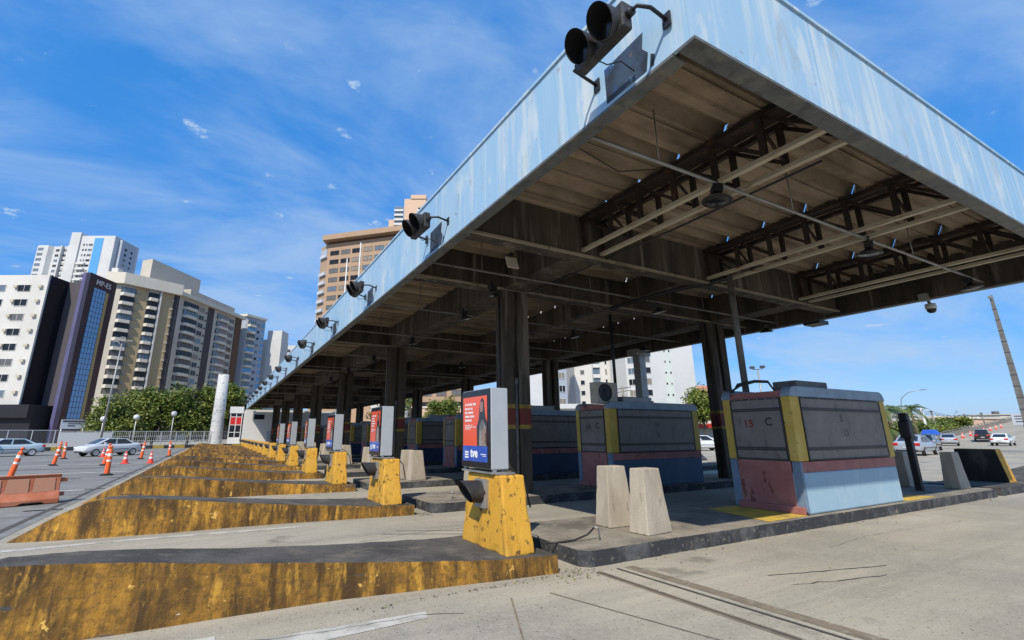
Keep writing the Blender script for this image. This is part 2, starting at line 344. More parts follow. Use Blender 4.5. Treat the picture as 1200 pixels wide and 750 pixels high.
# ------------------------------------------------------------------ ground
def gz(x):
    t = max(0.0, x - 92.0)
    return min(.046 * t + .00002 * t * t, 14) if t > 12 else .046 * t * t / 12
xs = [-1500, -600, -200, -100, -50, -25, 0, 25, 50, 75, 90, 94, 98, 102, 106, 112, 120, 135, 150, 170, 190, 215, 240, 270, 300, 340, 400, 600, 1200, 2500]
g = MB()
def row_pts(x):
    e = 33 + (max(70, min(x, 400)) - 95) * .145; lo = min(max(0, gz(x) - 1), 2.2)
    return [(-1500, gz(x)), (-400, gz(x)), (-100, gz(x)), (0, gz(x)), (e + .6, gz(x)), (e + 3.5, lo), (e + 60, lo), (400, lo), (1500, lo)]
for i in range(len(xs) - 1):
    A, Bq = row_pts(xs[i]), row_pts(xs[i + 1])
    for j in range(8):
        g.poly([(xs[i], *A[j]), (xs[i + 1], *Bq[j]), (xs[i + 1], *Bq[j + 1]), (xs[i], *A[j + 1])])
tag(g.build('ground', road, fixn=False), kind='structure')

def sheet(name, pts, mat, z=.004):
    m = MB(); m.poly([(p[0], p[1], z) for p in pts]); o = m.build(name, mat, fixn=False); tag(o, kind='structure'); return o
def strip(name, p0, p1, wd, mat, z=.004):
    a, b = Vector(p0), Vector(p1); d = (b - a).normalized(); n = Vector((-d.y, d.x)) * wd / 2
    return sheet(name, [a - n, b - n, b + n, a + n], mat, z)
P = 4.95
# lane paving details
strip('road_joint', (4.35, 5.0), (4.62, -3), .10, joint_lt, .004)
strip('road_joint', (4.35, 5.0), (4.62, -3), .022, joint_m, .008)
strip('road_joint', (4.66, 5.0), (5.05, -3), .035, joint_m, .008)
strip('road_joint', (4.86, 5.0), (5.25, -3), .16, joint_lt, .004)
strip('road_joint', (2.9, 4.7), (2.0, 2.9), .02, joint_lt, .008)
strip('road_joint', (3.35, 4.65), (4.15, 2.0), .014, joint_lt, .008)
strip('road_joint', (2.7, 8.55), (4.6, 7.5), .02, joint_m, .008)
strip('road_joint', (3.0, 8.7), (4.9, 7.7), .02, joint_m, .008)
sheet('road_marking', [(.55, 4.55), (1.95, 4.62), (1.98, 4.78), (.5, 4.86)], mark_white, .004)
strip('road_marking', (-.9, 5.05), (.2, 5.0), .22, mark_white, .004)
for i in range(1, 9):
    y = 5.05 + P * i
    sheet('road_marking', [(-3.6, y + .15), (-1, y + .22), (1.6, y + .02), (1.6, y - .1), (-1, y + .07), (-3.6, y - .02)], mark_white, .004)
# left plaza: patches, lane lines, edge line along the noses
sheet('asphalt', [(-60, 12), (-2.9, 4), (-2.9, 84), (-60, 76)], asphalt_patch, .004)
strip('road_marking', (-3.15, 3), (-3.15, 80), .12, joint_m, .008)
for y in (19.5, 28.5, 36.5, 47):
    strip('road_marking', (-14 + y * .1, y), (-3.4, y + .3), .3, mark_white, .008)
strip('road_marking', (-7.2, 22.6), (-4.9, 23.6), .16, mark_yel, .012)
for y in (24.8, 32.5, 41):
    strip('road_patch', (-11, y), (-4.5, y + .25), .35, joint_m, .008)

rnd = random.Random(11); m = MB()
for k in range(420):
    x, y = rnd.choice([(rnd.gauss(4.1, .18), rnd.gauss(5.05, .12)), (rnd.uniform(1.2, 4), 5.12 + rnd.gauss(0, .05) + .0 ), (rnd.uniform(4.4, 18), 5.14 - abs(rnd.gauss(0, .06))), (rnd.gauss(4.1, .1), rnd.uniform(9.9, 10.3)), (rnd.uniform(2, 14), rnd.uniform(1.5, 5))])
    s = rnd.uniform(.006, .02) * (1 if y > 4.6 else .7); a = rnd.uniform(0, 6.28); c, q = math.cos(a) * s, math.sin(a) * s
    m.poly([(x - c, y - q, .006), (x + q * .5, y - c * .5, .008 + s * .6), (x + c, y + q, .007), (x - q * .5, y + c * .5, .006)], rnd.choice([0, 0, 1, 2]))
tag(m.build('leaf_litter', [bark, joint_lt, leaf_b], fixn=False), kind='stuff')
def crack(pts, wd=.012):
    rnd = random.Random(int(pts[0][0] * 100)); P2 = []
    for (a, b) in zip(pts, pts[1:]):
        n = max(3, int(math.dist(a, b) / .12))
        for k in range(n): P2.append((lerp(a[0], b[0], k / n) + rnd.gauss(0, .012), lerp(a[1], b[1], k / n) + rnd.gauss(0, .012)))
    m = MB()
    for k in range(len(P2) - 1):
        a, b = Vector(P2[k]), Vector(P2[k + 1]); d = (b - a).normalized(); n = Vector((-d.y, d.x)) * wd * rnd.uniform(.2, .6)
        m.poly([(*(a - n), .005), (*(b - n), .005), (*(b + n), .005), (*(a + n), .005)])
    tag(m.build('road_crack', joint_m, fixn=False), kind='structure')
def lerp(a, b, t): return a + (b - a) * t
crack([(.2, 4.9), (1.0, 4.75), (1.9, 4.72), (2.4, 4.5)]);  crack([(8.2, 4.3), (9.5, 4.45), (13, 4.25)], .005)
crack([(6.0, 3.9), (7.0, 3.62), (7.9, 3.4)], .02); crack([(5.9, 3.55), (6.6, 3.35), (7.4, 3.18)], .02)
crack([(-.5, 8.3), (1.5, 8.0), (3.5, 8.4), (6, 8.2)])
# ------------------------------------------------------------------ toll islands
def lerp(a, b, t): return a + (b - a) * t
ST = [(-2.72, .01, .70, .72, .80, .84), (-2.5, .14, .62, .70, .84, 1.0), (-2.2, .33, .56, .68, .90, 1.25), (-1.8, .53, .48, .60, .93, 1.42), (-1.5, .60, .44, .56, .95, 1.5),
      (-1.0, .575, .40, .50, 1.02, 1.58), (-.5, .53, .36, .47, 1.08, 1.62), (.3, .445, .36, .43, 1.18, 1.66), (1.3, .345, .33, .38, 1.32, 1.68), (2.3, .262, .2, .24, 1.46, 1.7), (3.0, .22, .10, .13, 1.56, 1.72), (3.9, .2, .0, .02, 1.66, 1.72)]
def nose_mesh(stations, flip=False):
    m = MB(); st = []
    for a, b in zip(stations, stations[1:]):
        n = max(2, int(abs(b[0] - a[0]) / .07))
        for k in range(n): st.append([lerp(p, q, k / n) for p, q in zip(a, b)])
    st.append(list(stations[-1]))
    rnd = random.Random(3); w1 = 0; w2 = 0
    for s in st[1:-1]:
        w1 = .85 * w1 + rnd.gauss(0, .0016); w2 = .8 * w2 + rnd.gauss(0, .003); ch = rnd.random() < .08
        s[1] += w1; s[3] += w2 + (.013 if ch else 0); s[2] += w2 * .7; s[4] += w1
    if flip: st = [[flip - s[0]] + s[1:] for s in reversed(st)]
    for a, b in zip(st, st[1:]):
        A = [(a[0], a[2], 0), (a[0], a[3], a[1]), (a[0], a[4], a[1]), (a[0], a[5], 0)]
        B = [(b[0], b[2], 0), (b[0], b[3], b[1]), (b[0], b[4], b[1]), (b[0], b[5], 0)]
        steep = (a[0] + b[0]) / 2 < -1.55 if not flip else False
        m.poly([A[0], B[0], B[1], A[1]], 0); m.poly([A[1], B[1], B[2], A[2]], 0 if steep else 1); m.poly([A[2], B[2], B[3], A[3]], 0)
    for s in (st[0], st[-1]):
        m.poly([(s[0], s[2], 0), (s[0], s[3], s[1]), (s[0], s[4], s[1]), (s[0], s[5], 0)], 0)
    return m
ISL_Y = [5.2 + P * i for i in range(15)]
NI = 15
nose0 = nose_mesh(ST).build('island_nose', [nose_paint, nose_top], bevel=.012)
EX = [(24.9 - s[0], *s[1:]) for s in ST[::-1]]; EX = [(18.65, .2, 0, .02, 1.66, 1.72)] + [e for e in EX if e[0] > 19] 
exit0 = nose_mesh(EX).build('island_nose', [kerb_black, nose_top], bevel=.012)
def kerb_island():
    m = MB()
    x0, x1, W = 4.3, 18.25, 2.05
    rnd = random.Random(5); mid = []; x = x0 + .3
    while x < x1 - .3: mid += [(x, rnd.gauss(0, .007)), (x + .34, rnd.gauss(0, .007)), (x + .345, .012)]; x += .36
    pl = [(x0, .12), (x0 + .12, 0)] + mid + [(x1 - .15, 0), (x1 + .12, .14), (x1 + .12, W - .1), (x1, W), (x0 + .1, W), (x0, W - .1)]
    m.prism(pl, 0, .195, 0, 1)
    return m
isl0 = kerb_island().build('booth_island', [kerb_black, island_top], bevel=.03)
for i, y in enumerate(ISL_Y):
    a = nose0 if i == 0 else nose0.copy()
    if i: COL.objects.link(a)
    a.location = (0, y, 0)
    tag(a, ('stained yellow and black concrete island nose, largest one, across the bottom left' if i == 0 else
            f'stained yellow concrete island nose, {NTH[i]} in the row from the camera, narrowing towards traffic'), 'traffic island', 'yellow island noses in front of the lanes')
    b = isl0 if i == 0 else isl0.copy()
    if i: COL.objects.link(b)
    b.location = (0, y, 0)
    tag(b, ('low black kerbed island carrying the booth marked 15, beside the open lane' if i == 0 else
            f'low black kerbed island under the canopy, {NTH[i]} from the camera'), 'kerbed island', 'kerbed islands under the canopy')
    if i < 5:
        c = exit0 if i == 0 else exit0.copy()
        if i: COL.objects.link(c)
        c.location = (0, y, 0)
        tag(c, ('dark kerbed exit nose in the sun behind the booth marked 15' if i == 0 else f'exit nose of the {NTH[i]} island on the far side of the canopy'), 'traffic island', 'exit noses beyond the booths')
sheet('floor_marking', [(8.4, 5.3), (9.62, 5.3), (9.62, 6.75), (8.75, 6.75)], mark_yel, .2)
sheet('floor_marking', [(13.55, 5.3), (14.9, 5.3), (14.8, 5.75), (13.55, 5.75)], mark_yel, .2)

# ------------------------------------------------------------------ yellow blocks with hooded lamps
def yblock():
    t = thing('crash_block', None, None)
    m = MB()
    m.hexa([(0, 0, 0), (.43, 0, 0), (.43, 1.22, 0), (0, 1.22, 0)], [(.04, .17, .93), (.4, .17, .93), (.4, 1.1, .93), (.04, 1.1, .93)])
    o = roughen(m.build('block', block_paint, t, bevel=.022), .0035)
    pl = MB(); pl.box(-.035, -.001 + .04, .48, .76, .5, .86); pl.build('lamp_plate', galv_m, t, bevel=.005)
    h = MB()
    seg = 18
    # hood: open tube pointing -x, drooping, cut at the lower front
    ring = lambda x, zc, r, cut: [(x + cut * (1 - math.sin(2 * math.pi * k / seg)) * .5, .62 + r * math.cos(2 * math.pi * k / seg), zc + r * math.sin(2 * math.pi * k / seg)) for k in range(seg)]
    for (rr, flip) in ((.145, 0), (.132, 1)):
        A = ring(-.02, .70, rr, 0); B = ring(-.34, .715, rr * .98, .17); n = len(h.v); h.v += A + B
        for k in range(seg):
            j = (k + 1) % seg; f = [n + k, n + j, n + seg + j, n + seg + k]
            h.f.append(f[::-1] if flip else f); h.m.append(0); h.s.append(True)
    h.build('lamp_hood', signal_m, t, fixn=False)
    le = MB(); le.lathe([(0, -.045), (.12, -.045), (.13, -.03)], 16, (0, .62, .70), 'x'); le.build('lens', lens_m, t)
    return t
yb0 = yblock()
for i, y in enumerate(ISL_Y):
    t = yb0 if i == 0 else copy_tree(yb0)
    t.location = (3.26, y + .18, .2 - .002)
    tag(t, ('big chipped yellow concrete block with black hooded lamp, closest to the camera' if i == 0 else
            f'chipped yellow concrete block with hooded lamp on the {NTH[i]} island nose'), 'concrete block', 'yellow blocks at the lane entries')
# exit side block, island 0 and 1
def eblock():
    t = thing('crash_block', None, None); m = MB()
    m.hexa([(0, 0, 0), (.55, 0, 0), (.55, 1.15, 0), (0, 1.15, 0)], [(.02, .15, .95), (.45, .15, .95), (.45, 1.1, .95), (.02, 1.1, .95)])
    n = len(m.f)
    # -x face black, others yellow
    m.m = [0] * n; m.m[5] = 1
    m.build('block', [block_paint, M('weathered_black_face', (.02, .019, .018), .85, [((.07, .065, .058), 3, (1, 1, .4), .5, .66, .8)])], t, bevel=.03); return t
eb = eblock(); eb.location = (20.7, 5.55, .198); tag(eb, 'black and yellow concrete block at the exit end beside two grey bollards', 'concrete block', 'exit end blocks')
eb1 = copy_tree(eb); eb1.location = (20.35, 5.68 + P, .198); tag(eb1, 'black and yellow exit block behind the booth marked 14', 'concrete block', 'exit end blocks')

# ------------------------------------------------------------------ grey concrete bollards
def obelisk(d, w_, h=.9):
    m = MB(); m.hexa([(0, 0, 0), (d, 0, 0), (d, w_, 0), (0, w_, 0)], [(.06, .05, h), (d - .12, .05, h), (d - .12, w_ - .05, h), (.06, w_ - .05, h)]); return m
obA = roughen(obelisk(.56, .36, .93).build('concrete_bollard', obelisk_m, bevel=.014), .0014)
first = True
for i, y in enumerate(ISL_Y[:8]):
    for k, (x, dy) in enumerate(((5.66, .97), (5.73, .25))):
        o = obA if first else obA.copy()
        if not first: COL.objects.link(o)
        first = False
        o.location = (x, y + dy, .197)
        o.rotation_euler = (0, 0, R((-3, 4)[k]))
        w1 = ('back one', 'front one')[k]
        tag(o, (f'grey tapered concrete bollard, {("left", "right")[k]} of the sunlit pair in front of booth marked 14' if i == 0 else
                f'grey tapered concrete bollard, {w1} of the pair on the {NTH[i]} island'), 'bollard', 'grey concrete bollards on the islands')
for k, (x, y) in enumerate(((17.4, 5.62), (16.9, 6.5))):
    o = obA.copy(); COL.objects.link(o); o.location = (x, y, .197)
    tag(o, ('grey concrete bollard at the exit end, nearer the kerb, beside the black block', 'grey concrete bollard standing directly behind the thin black reader post')[k], 'bollard', 'grey concrete bollards at the exit')

# ------------------------------------------------------------------ advert light boxes
def advert():
    t = thing('advert_lightbox', None, None)
    W, H = .86, 1.08
    m = MB(); m.box(0, .27, 0, W, 0, H); m.build('housing', alu, t, bevel=.012)
    f = MB(); f.box(-.018, .0, .01, W - .01, .01, H - .01); fr = f.build('screen_frame', glass_blk, t, bevel=.004)
    p = MB(); x = -.022
    def rect(y0, y1, z0, z1, mi, x=x): p.poly([(x, y1, z0), (x, y0, z0), (x, y0, z1), (x, y1, z1)], mi)
    # y runs away from the camera: picture left = high y
    L_, R_ = .80, .07
    rect(R_, L_, .3, .98, 0); rect(R_, L_, .09, .3, 1)
    x2 = x - .003
    # woman's figure, flat print
    def blob(pts, mi, dx): p.poly([(x - dx, q[0], q[1]) for q in pts], mi)
    blob([(.36, .3), (.07, .3), (.07, .62), (.12, .70), (.16, .92), (.2, .95), (.25, .93), (.29, .82), (.31, .66), (.37, .56)], 3, .002)
    blob([(.26, .76), (.19, .76), (.175, .84), (.19, .9), (.25, .9), (.27, .84)], 4, .004)
    blob([(.3, .3), (.1, .3), (.1, .55), (.16, .62), (.2, .66), (.28, .6)], 5, .004)
    blob([(.2, .34), (.12, .32), (.13, .56), (.19, .5)], 4, .006)
    for k, (z, yl, yr, hh) in enumerate([(.86, .73, .4, .032), (.8, .73, .5, .03), (.745, .73, .5, .03), (.69, .73, .46, .03), (.635, .73, .52, .03), (.575, .73, .5, .012), (.55, .73, .4, .012), (.525, .73, .58, .012)]):
        # rows of short letter strokes
        q = yl
        while q > yr:
            ww = .02 + random.random() * .012
            rect(q - ww, q, z, z + hh, 2, x - .003); q -= ww + .008 + (.018 if random.random() < .18 else 0)
    for k in range(3): rect(.62, .735, .2 - k * .035, .222 - k * .035, 2, x - .003)
    rect(.1, .26, .185, .195, 2, x - .003); rect(.1, .2, .165, .172, 2, x - .003)
    po = p.build('poster', [ad_orange, ad_blue, ad_white, ad_dark, ad_skin, ad_shirt], t, fixn=False)
    text_obj('lettering', 'tve', .17, ad_white, po, (x - .004, .45, .2), (R(90), 0, R(-90)), .001, .006)
    b = MB(); b.box(.0, .3, -.02, W + .02, -.055, -.03); b.bar((.05, .02, -.03), (.05, .02, 0), .05, .05); b.bar((.05, W - .05, -.03), (.05, W - .05, 0), .05, .05); b.bar((.22, .1, -.03), (.22, .1, 0), .05, .05)
    b.box(.05, .3, -.1, -.021, -.06, -.035); b.build('bracket', galv_m, t)
    c = MB(); c.tube([(.28, .1, .02), (.4, .1, -.02), (.55, .05, -.2), (.6, .0, -.5)], .012, 6); c.build('cable', black_m, t)
    return t
ad0 = advert()
for i in range(6):
    t = ad0 if i == 0 else copy_tree(ad0)
    t.location = (3.2 + .06, ISL_Y[i] + .52, 1.19)
    if i >= 2: t.rotation_euler.z = R((0, 0, 3, -2, 4, 1)[i])
    tag(t, ('grey framed orange and blue advertising screen on the closest yellow block' if i == 0 else f'grey framed orange advertising screen on the {NTH[i]} yellow block'), 'advertising screen', 'advertising screens on the yellow blocks')

# cable stub on island 0 and anchor studs
for k, (x, y, lab) in enumerate(((4.9, 5.62, 'thin dark cable looping from an upright stub on the sunlit black kerbed island'), )):
    t = thing('cable_stub', lab, 'cable', (x, y, .198))
    m = MB(); m.tube([(.05, .0, 0), (.05, 0, .16), (-.02, .02, .17)], .012, 6); m.build('stub', galv_m, t)
    m = MB(); m.tube([(-.02, .02, .165), (-.12, .05, .08), (-.3, .1, .02), (-.5, .1, .012), (-.75, .15, .012)], .013, 6); m.build('cable', black_m, t)
t = thing('anchor_plate', 'small square anchor plate with a bolt on the second kerbed island', 'anchor plate', (4.95, ISL_Y[1] + .35, .197))
m = MB(); m.box(-.25, .25, -.18, .18, 0, .03); m.build('plate', kerb_grey, t); m = MB(); m.tube([(0, 0, .03), (0, 0, .16)], .02, 8); m.tube([(0, 0, .14), (0, 0, .17)], .035, 6); m.build('bolt', galv_m, t)

# ------------------------------------------------------------------ toll booths
BL, BW, BH = 3.72, 1.4, 2.34
def booth(n):
    t = thing('toll_booth', None, None)
    lo = MB(); lo.box(.0, BL, 0, BW, 0, .73); lo.build('lower_wall', (b_blue, b_navy_shaded, b_deep_navy_shaded)[n], t, bevel=.03)
    s = MB(); s.box(.06, BL - .0, .004, BW - .004, .73, .92); s.build('faded_band', b_pink, t)
    co_ = MB(); co_.box(.05, BL - .05, .06, BW - .06, .92, 2.2); co_.build('inner_wall', dark_in, t)
    # end panels (faded red) with plinth
    for x0, x1 in ((-.02, .02), (BL - .02, BL + .015)):
        e = MB(); e.box(x0, x1, .17, BW - .17, .1, .93); e.build('end_panel', b_pink, t, bevel=.006)
    pl = MB(); pl.box(-.07, .0, .02, BW - .1, 0, .13); pl.build('plinth', b_pink, t, bevel=.015)
    for (y0, y1) in ((-.006, .15), (BW - .15, BW + .006)):
        dk = MB(); dk.box(-.012, .06, y0, y1, .02, .925); dk.build('lower_corner', b_blue_dk, t, bevel=.01)
    for (x0, x1) in ((-.015, .3), (BL - .26, BL + .015)):
        for (y0, y1) in ((-.015, .17), (BW - .17, BW + .015)):
            c = MB(); c.box(x0, x1, y0, y1, .93, 2.15); c.build('corner_post', b_yel, t, bevel=.02)
    def shut(wd, hh):
        m = MB(); m.box(0, wd, -.02, .02, 0, hh)
        for z in (.17, .205, hh - .245, hh - .21): m.box(.025, wd - .025, -.034, -.0195, z, z + .024, 1)
        m.box(-.012, .02, -.03, -.002, 0, hh, 1); m.box(wd - .02, wd + .012, -.03, -.002, 0, hh, 1); m.box(0.02, wd - .02, -.028, -.002, -.012, .015, 1); m.box(.02, wd - .02, -.028, -.002, hh - .018, hh + .008, 1)
        for z in (.3, .5, .7, .88): m.box(.025, wd - .025, -.0225, -.0195, z, z + .006)
        for k in range(6): m.box(.1 + k * (wd - .2) / 5 - .02, .1 + k * (wd - .2) / 5 + .02, -.03, -.0, hh - .01, hh + .015)
        return m
    ln = shut(BL - .58, 1.17)
    o = ln.build('shutter', [b_shut, b_rib], t, (.31, .0, .95)); o.rotation_euler = (R(0), 0, 0)
    if n == 0:
        text_obj('lettering', 'B', .22, ink_soft, o, (1.42, -.021, .79), (R(90), 0, 0), .001)
        text_obj('lettering', '15', .22, ink_soft, o, (1.5, -.021, .5), (R(90), 0, 0), .001)
    if n == 1:
        text_obj('lettering', '14', .2, ink_soft, o, (1.55, -.021, .74), (R(90), 0, 0), .001); text_obj('lettering', 'B', .2, ink_soft, o, (1.6, -.021, .45), (R(90), 0, 0), .001)
    o2 = ln.build('shutter', [b_shut, b_rib], t, (BL - .27, BW, .95)); o2.rotation_euler = (0, 0, R(180))
    se = shut(BW - .36, 1.17).build('shutter', [b_shut, b_rib], t, (.0, BW - .18, .95)); se.rotation_euler = (0, 0, R(-90))
    if n < 2:
        text_obj('lettering', ('15', '14')[n], .21, (red_ink, ink_soft)[n], se, (.34, -.022, .68), (R(90), 0, 0), .001, .006)
        text_obj('lettering', 'C', .22, ink, se, (.76, -.022, .71), (R(90), 0, 0), .001, .004)
    s2 = shut(BW - .36, 1.17).build('shutter', [b_shut, b_rib], t, (BL, .18, .95)); s2.rotation_euler = (0, 0, R(90))
    # rounded roof bands, near and far
    r = .2; pr_ = [(0, 2.14), (BL, 2.14), (BL, BH - r)] + [(BL - r + r * math.cos(a), BH - r + r * math.sin(a)) for a in [R(15 * k) for k in range(1, 6)]] + [(BL - r, BH), (r, BH)] + \
        [(r - r * math.sin(a), BH - r + r * math.cos(a)) for a in [R(15 * k) for k in range(1, 6)]] + [(0, BH - r)]
    for y0, y1 in ((-.03, .16), (BW - .16, BW + .03)):
        q = MB(); q.extrude_y([(p[0] * 1.012 - .02, p[1]) for p in pr_], y0, y1); q.build('roof_band', b_roof, t, bevel=.012)
    m = MB(); m.box(.02, BL - .02, .16, BW - .16, 2.12, 2.26); m.build('roof', b_pink, t)
    m = MB(); m.box(.9, 2.1, .3, .8, 2.3, 2.52); m.build('roof_box', (galv_m if n else pipe_m), t, bevel=.02)
    m = MB(); m.tube([(.1, .1, .05), (-.05, -.02, .04), (-.05, -.03, -.02)], .012, 6); m.tube([(.02, .19, .1), (.0, .18, 1.0)], .012, 6); m.build('conduit', black_m, t)
    return t
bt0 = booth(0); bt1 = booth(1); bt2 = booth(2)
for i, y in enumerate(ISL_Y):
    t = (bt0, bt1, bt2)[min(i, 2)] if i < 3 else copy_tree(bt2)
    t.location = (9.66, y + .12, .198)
    tag(t, ('blue, yellow and faded red toll booth with 15 C on its end shutter' if i == 0 else 'toll booth marked 14 C in the shade, with an air conditioner on its roof' if i == 1 else
            f'shuttered toll booth deep under the canopy, {NTH[i]} from the camera'), 'toll booth', 'shuttered toll booths on the islands')
# things on the booth roofs
t = thing('air_conditioner', 'cream air conditioner outdoor unit on the roof of the booth marked 14', 'air conditioner', (9.62, ISL_Y[1] + .5, 2.5))
m = MB(); m.box(0, .8, 0, .3, 0, .62); m.build('case', cream_m, t, bevel=.015)
# fan faces the traffic end
m = MB(); m.lathe([(0, -.012), (.05, -.012), (.06, -.004), (.24, -.006), (.255, -.014), (.265, 0)], 24, (.33, 0, .32), 'y'); m.build('fan', black_m, t)
m = MB(); m.tube([(.8, .2, .5), (.9, .22, .3), (.92, .25, -.05)], .03, 8); m.tube([(.8, .2, .2), (.86, .22, .1), (.9, .25, -.05)], .025, 8); m.build('hose', black_m, t)
t = thing('cable_bundle', 'black cable bundle looping above the booth marked 15', 'cable', (9.75, 5.9, 2.47))
m = MB()
for k in range(4): m.tube([(-.35 + k * .03, .45, .0), (-.2, .3 + k * .02, .13 + k * .015), (.0, .1, .2 + k * .012), (.2, -.05, .19 + k * .01), (.3, -.1, .02)], .016, 6)
m.tube([(-.25, .35, .1), (-.42, .4, .02), (-.4, .42, -.08), (-.3, .42, -.06)], .012, 6)
m.build('cable', black_m, t)
t = thing('reader_post', 'thin black reader post with square head beside the booth marked 15', 'post', (16.2, 6.05, .198))
m = MB(); m.box(-.075, .075, -.075, .075, 0, 1.9); m.build('pole', black_m, t, bevel=.015)
m = MB(); m.box(-.13, .11, -.12, .12, 1.3, 1.75); m.build('head', signal_m, t, bevel=.02); m = MB(); m.box(-.09, .09, -.09, .09, 1.75, 1.95); m.build('cap', black_m, t, bevel=.02)
for k, (x, y, lab) in enumerate(((11.05, 7.05, 'grey conduit pole rising from the booth marked 15 to the deep roof girder'), (11.15, ISL_Y[1] + 1.3, 'thin black conduit pole rising from the roof of the booth marked 14'))):
    t = thing('conduit_pole', lab, 'pole', (x, y, 2.4)); m = MB()
    m.tube([(0, 0, 0), (0, 0, 3.1)], .075 if k == 0 else .05, 10); m.build('pipe', pipe_m if k == 0 else black_m, t)
    if k == 0:
        m = MB(); m.tube([(0, 0, 3.08), (-.1, .4, 3.05), (-.6, 1.0, 2.98), (-.8, 3.4, 2.98)], .06, 8); m.tube([(.06, 0, 3.1), (.08, .0, 3.35), (-.05, .1, 3.5)], .02, 6); m.build('cable', black_m, t)
t = thing('steel_post', 'square grey steel post beneath the far edge of the canopy', 'post', (17.1, ISL_Y[2] + .8, .198))
m = MB(); m.box(-.2, .2, -.2, .2, 0, 5.2); m.build('shaft', galv_m, t, bevel=.02); m = MB(); m.box(-.45, .45, -.3, .3, 4.95, 5.25); m.build('head_plate', galv_m, t)

# ------------------------------------------------------------------ canopy
X0, X1, Y0, Y1 = 3.57, 17.5, 2.27, 79.0
ZB, ZT = 5.33, 6.68
cy = thing('toll_canopy', 'long blue fascia toll canopy with concrete frame and corrugated roof over all the lanes', 'canopy', (X0, Y0, 0))
def cp(m, name, mats, parent=cy, **k):
    m.v = [(a - X0, b - Y0, c) for a, b, c in m.v]; return m.build(name, mats, parent, **k)
def fascia(p0, p1, nin, corner=0):
    """vertical panelled face from p0 to p1 with a return along the bottom"""
    m = MB(); p0, p1, nin = Vector((*p0, 0)), Vector((*p1, 0)), Vector((*nin, 0)); Ln = (p1 - p0).length; d = (p1 - p0) / Ln
    n = max(1, round(Ln / 2.48)); gap = .008
    for k in range(n):
        a = p0 + d * (Ln * k / n + (gap if k else 0)); b = p0 + d * (Ln * (k + 1) / n)
        m.hexa([a + Vector((0, 0, ZB)), b + Vector((0, 0, ZB)), b + nin * .05 + Vector((0, 0, ZB)), a + nin * .05 + Vector((0, 0, ZB))],
               [a + Vector((0, 0, ZT)), b + Vector((0, 0, ZT)), b + nin * .05 + Vector((0, 0, ZT)), a + nin * .05 + Vector((0, 0, ZT))])
    if corner:
        a = p1; b = Vector((X0, Y0 + .052, 0))
        m.hexa([a + Vector((0, 0, ZB)), b + Vector((0, 0, ZB)), b + nin * .05 + Vector((0, 0, ZB)), a + nin * .05 + Vector((0, 0, ZB))],
               [a + Vector((0, 0, ZT)), b + Vector((0, 0, ZT)), b + nin * .05 + Vector((0, 0, ZT)), a + nin * .05 + Vector((0, 0, ZT))])
    f = cp(m, 'fascia', fascia_m)
    q = MB()
    a, b = p0, p1; up_ = lambda z: Vector((0, 0, z))
    q.hexa([a + up_(ZB - .035), b + up_(ZB - .035), b + nin * .2 + up_(ZB - .035), a + nin * .2 + up_(ZB - .035)],
           [a + up_(ZB - .002), b + up_(ZB - .002), b + nin * .2 + up_(ZB - .002), a + nin * .2 + up_(ZB - .002)])
    q.hexa([a - nin * .025 + up_(ZT - .03), b - nin * .025 + up_(ZT - .03), b + nin * .25 + up_(ZT - .03), a + nin * .25 + up_(ZT - .03)],
           [a - nin * .025 + up_(ZT + .02), b - nin * .025 + up_(ZT + .02), b + nin * .25 + up_(ZT + .02), a + nin * .25 + up_(ZT + .02)])
    for k in range(6, 12): q.m[k] = 1
    cp(q, 'edge_trim', [trim_m, fascia_m], f)
    a, b = p0 + d * .06, p1 - d * .06
    k_ = MB(); k_.hexa([a + nin * .07 + up_(ZB + .0), b + nin * .07 + up_(ZB), b + nin * .2 + up_(ZB), a + nin * .2 + up_(ZB)],
                       [a + nin * .07 + up_(ZT - .04), b + nin * .07 + up_(ZT - .04), b + nin * .1 + up_(ZT - .04), a + nin * .1 + up_(ZT - .04)])
    cp(k_, 'backing_board', beam_m, f)
fascia((X0, Y0), (X1, Y0), (0, 1))
fascia((X0, Y1), (X0, Y0 + .26), (1, 0), 1)
fascia((X1, Y0 + .26), (X1, Y1), (-1, 0))
COLX = (6.9, 15.55); ROWY = [10.88 + 9.9 * k for k in range(7)]
GY = 7.55
# roof: channel sheets running along X, one strip of sheets per bay between the supports
MOD = .95
def roof_bay(xa, xb, ya, yb, dz=0, parent_name='roof_sheet'):
    m = MB(); prof = [(0, 6.36), (.06, 6.36), (.3, 6.385), (.34, 6.34), (.5, 6.34), (.6, 6.6), (.76, 6.6), (.88, 6.34), (.95, 6.36)]
    y = ya; pts = []
    while y < yb - .02:
        for (a, z) in prof[:-1]:
            if y + a <= yb: pts.append((y + a, z + dz))
        y += MOD
    pts.append((yb, pts[-1][1]))
    for (a, za), (b, zb) in zip(pts, pts[1:]):
        m.poly([(xa, a, za), (xa, b, zb), (xb, b, zb), (xb, a, za)])
        m.poly([(xa, a, za + .03), (xb, a, za + .03), (xb, b, zb + .03), (xa, b, zb + .03)])
    # lap lines under the sheet joints
    yy = ya + .02
    while yy < yb: m.box(xa, xb, yy, yy + .03, 6.312 + dz, 6.328 + dz); yy += MOD
    return cp(m, parent_name, roof_m, fixn=False)
TX = (6.95, 11.15, 15.4)
xs_ = [X0 + .1, TX[0] - .03, TX[0] + .03, TX[1] - .03, TX[1] + .03, TX[2] - .03, TX[2] + .03, X1 - .1]
for k in range(0, 8, 2):
    roof_bay(xs_[k], xs_[k + 1], Y0 + .12, GY + .05, .05)
    roof_bay(xs_[k], xs_[k + 1], GY + .3, Y1 - .1, .05)
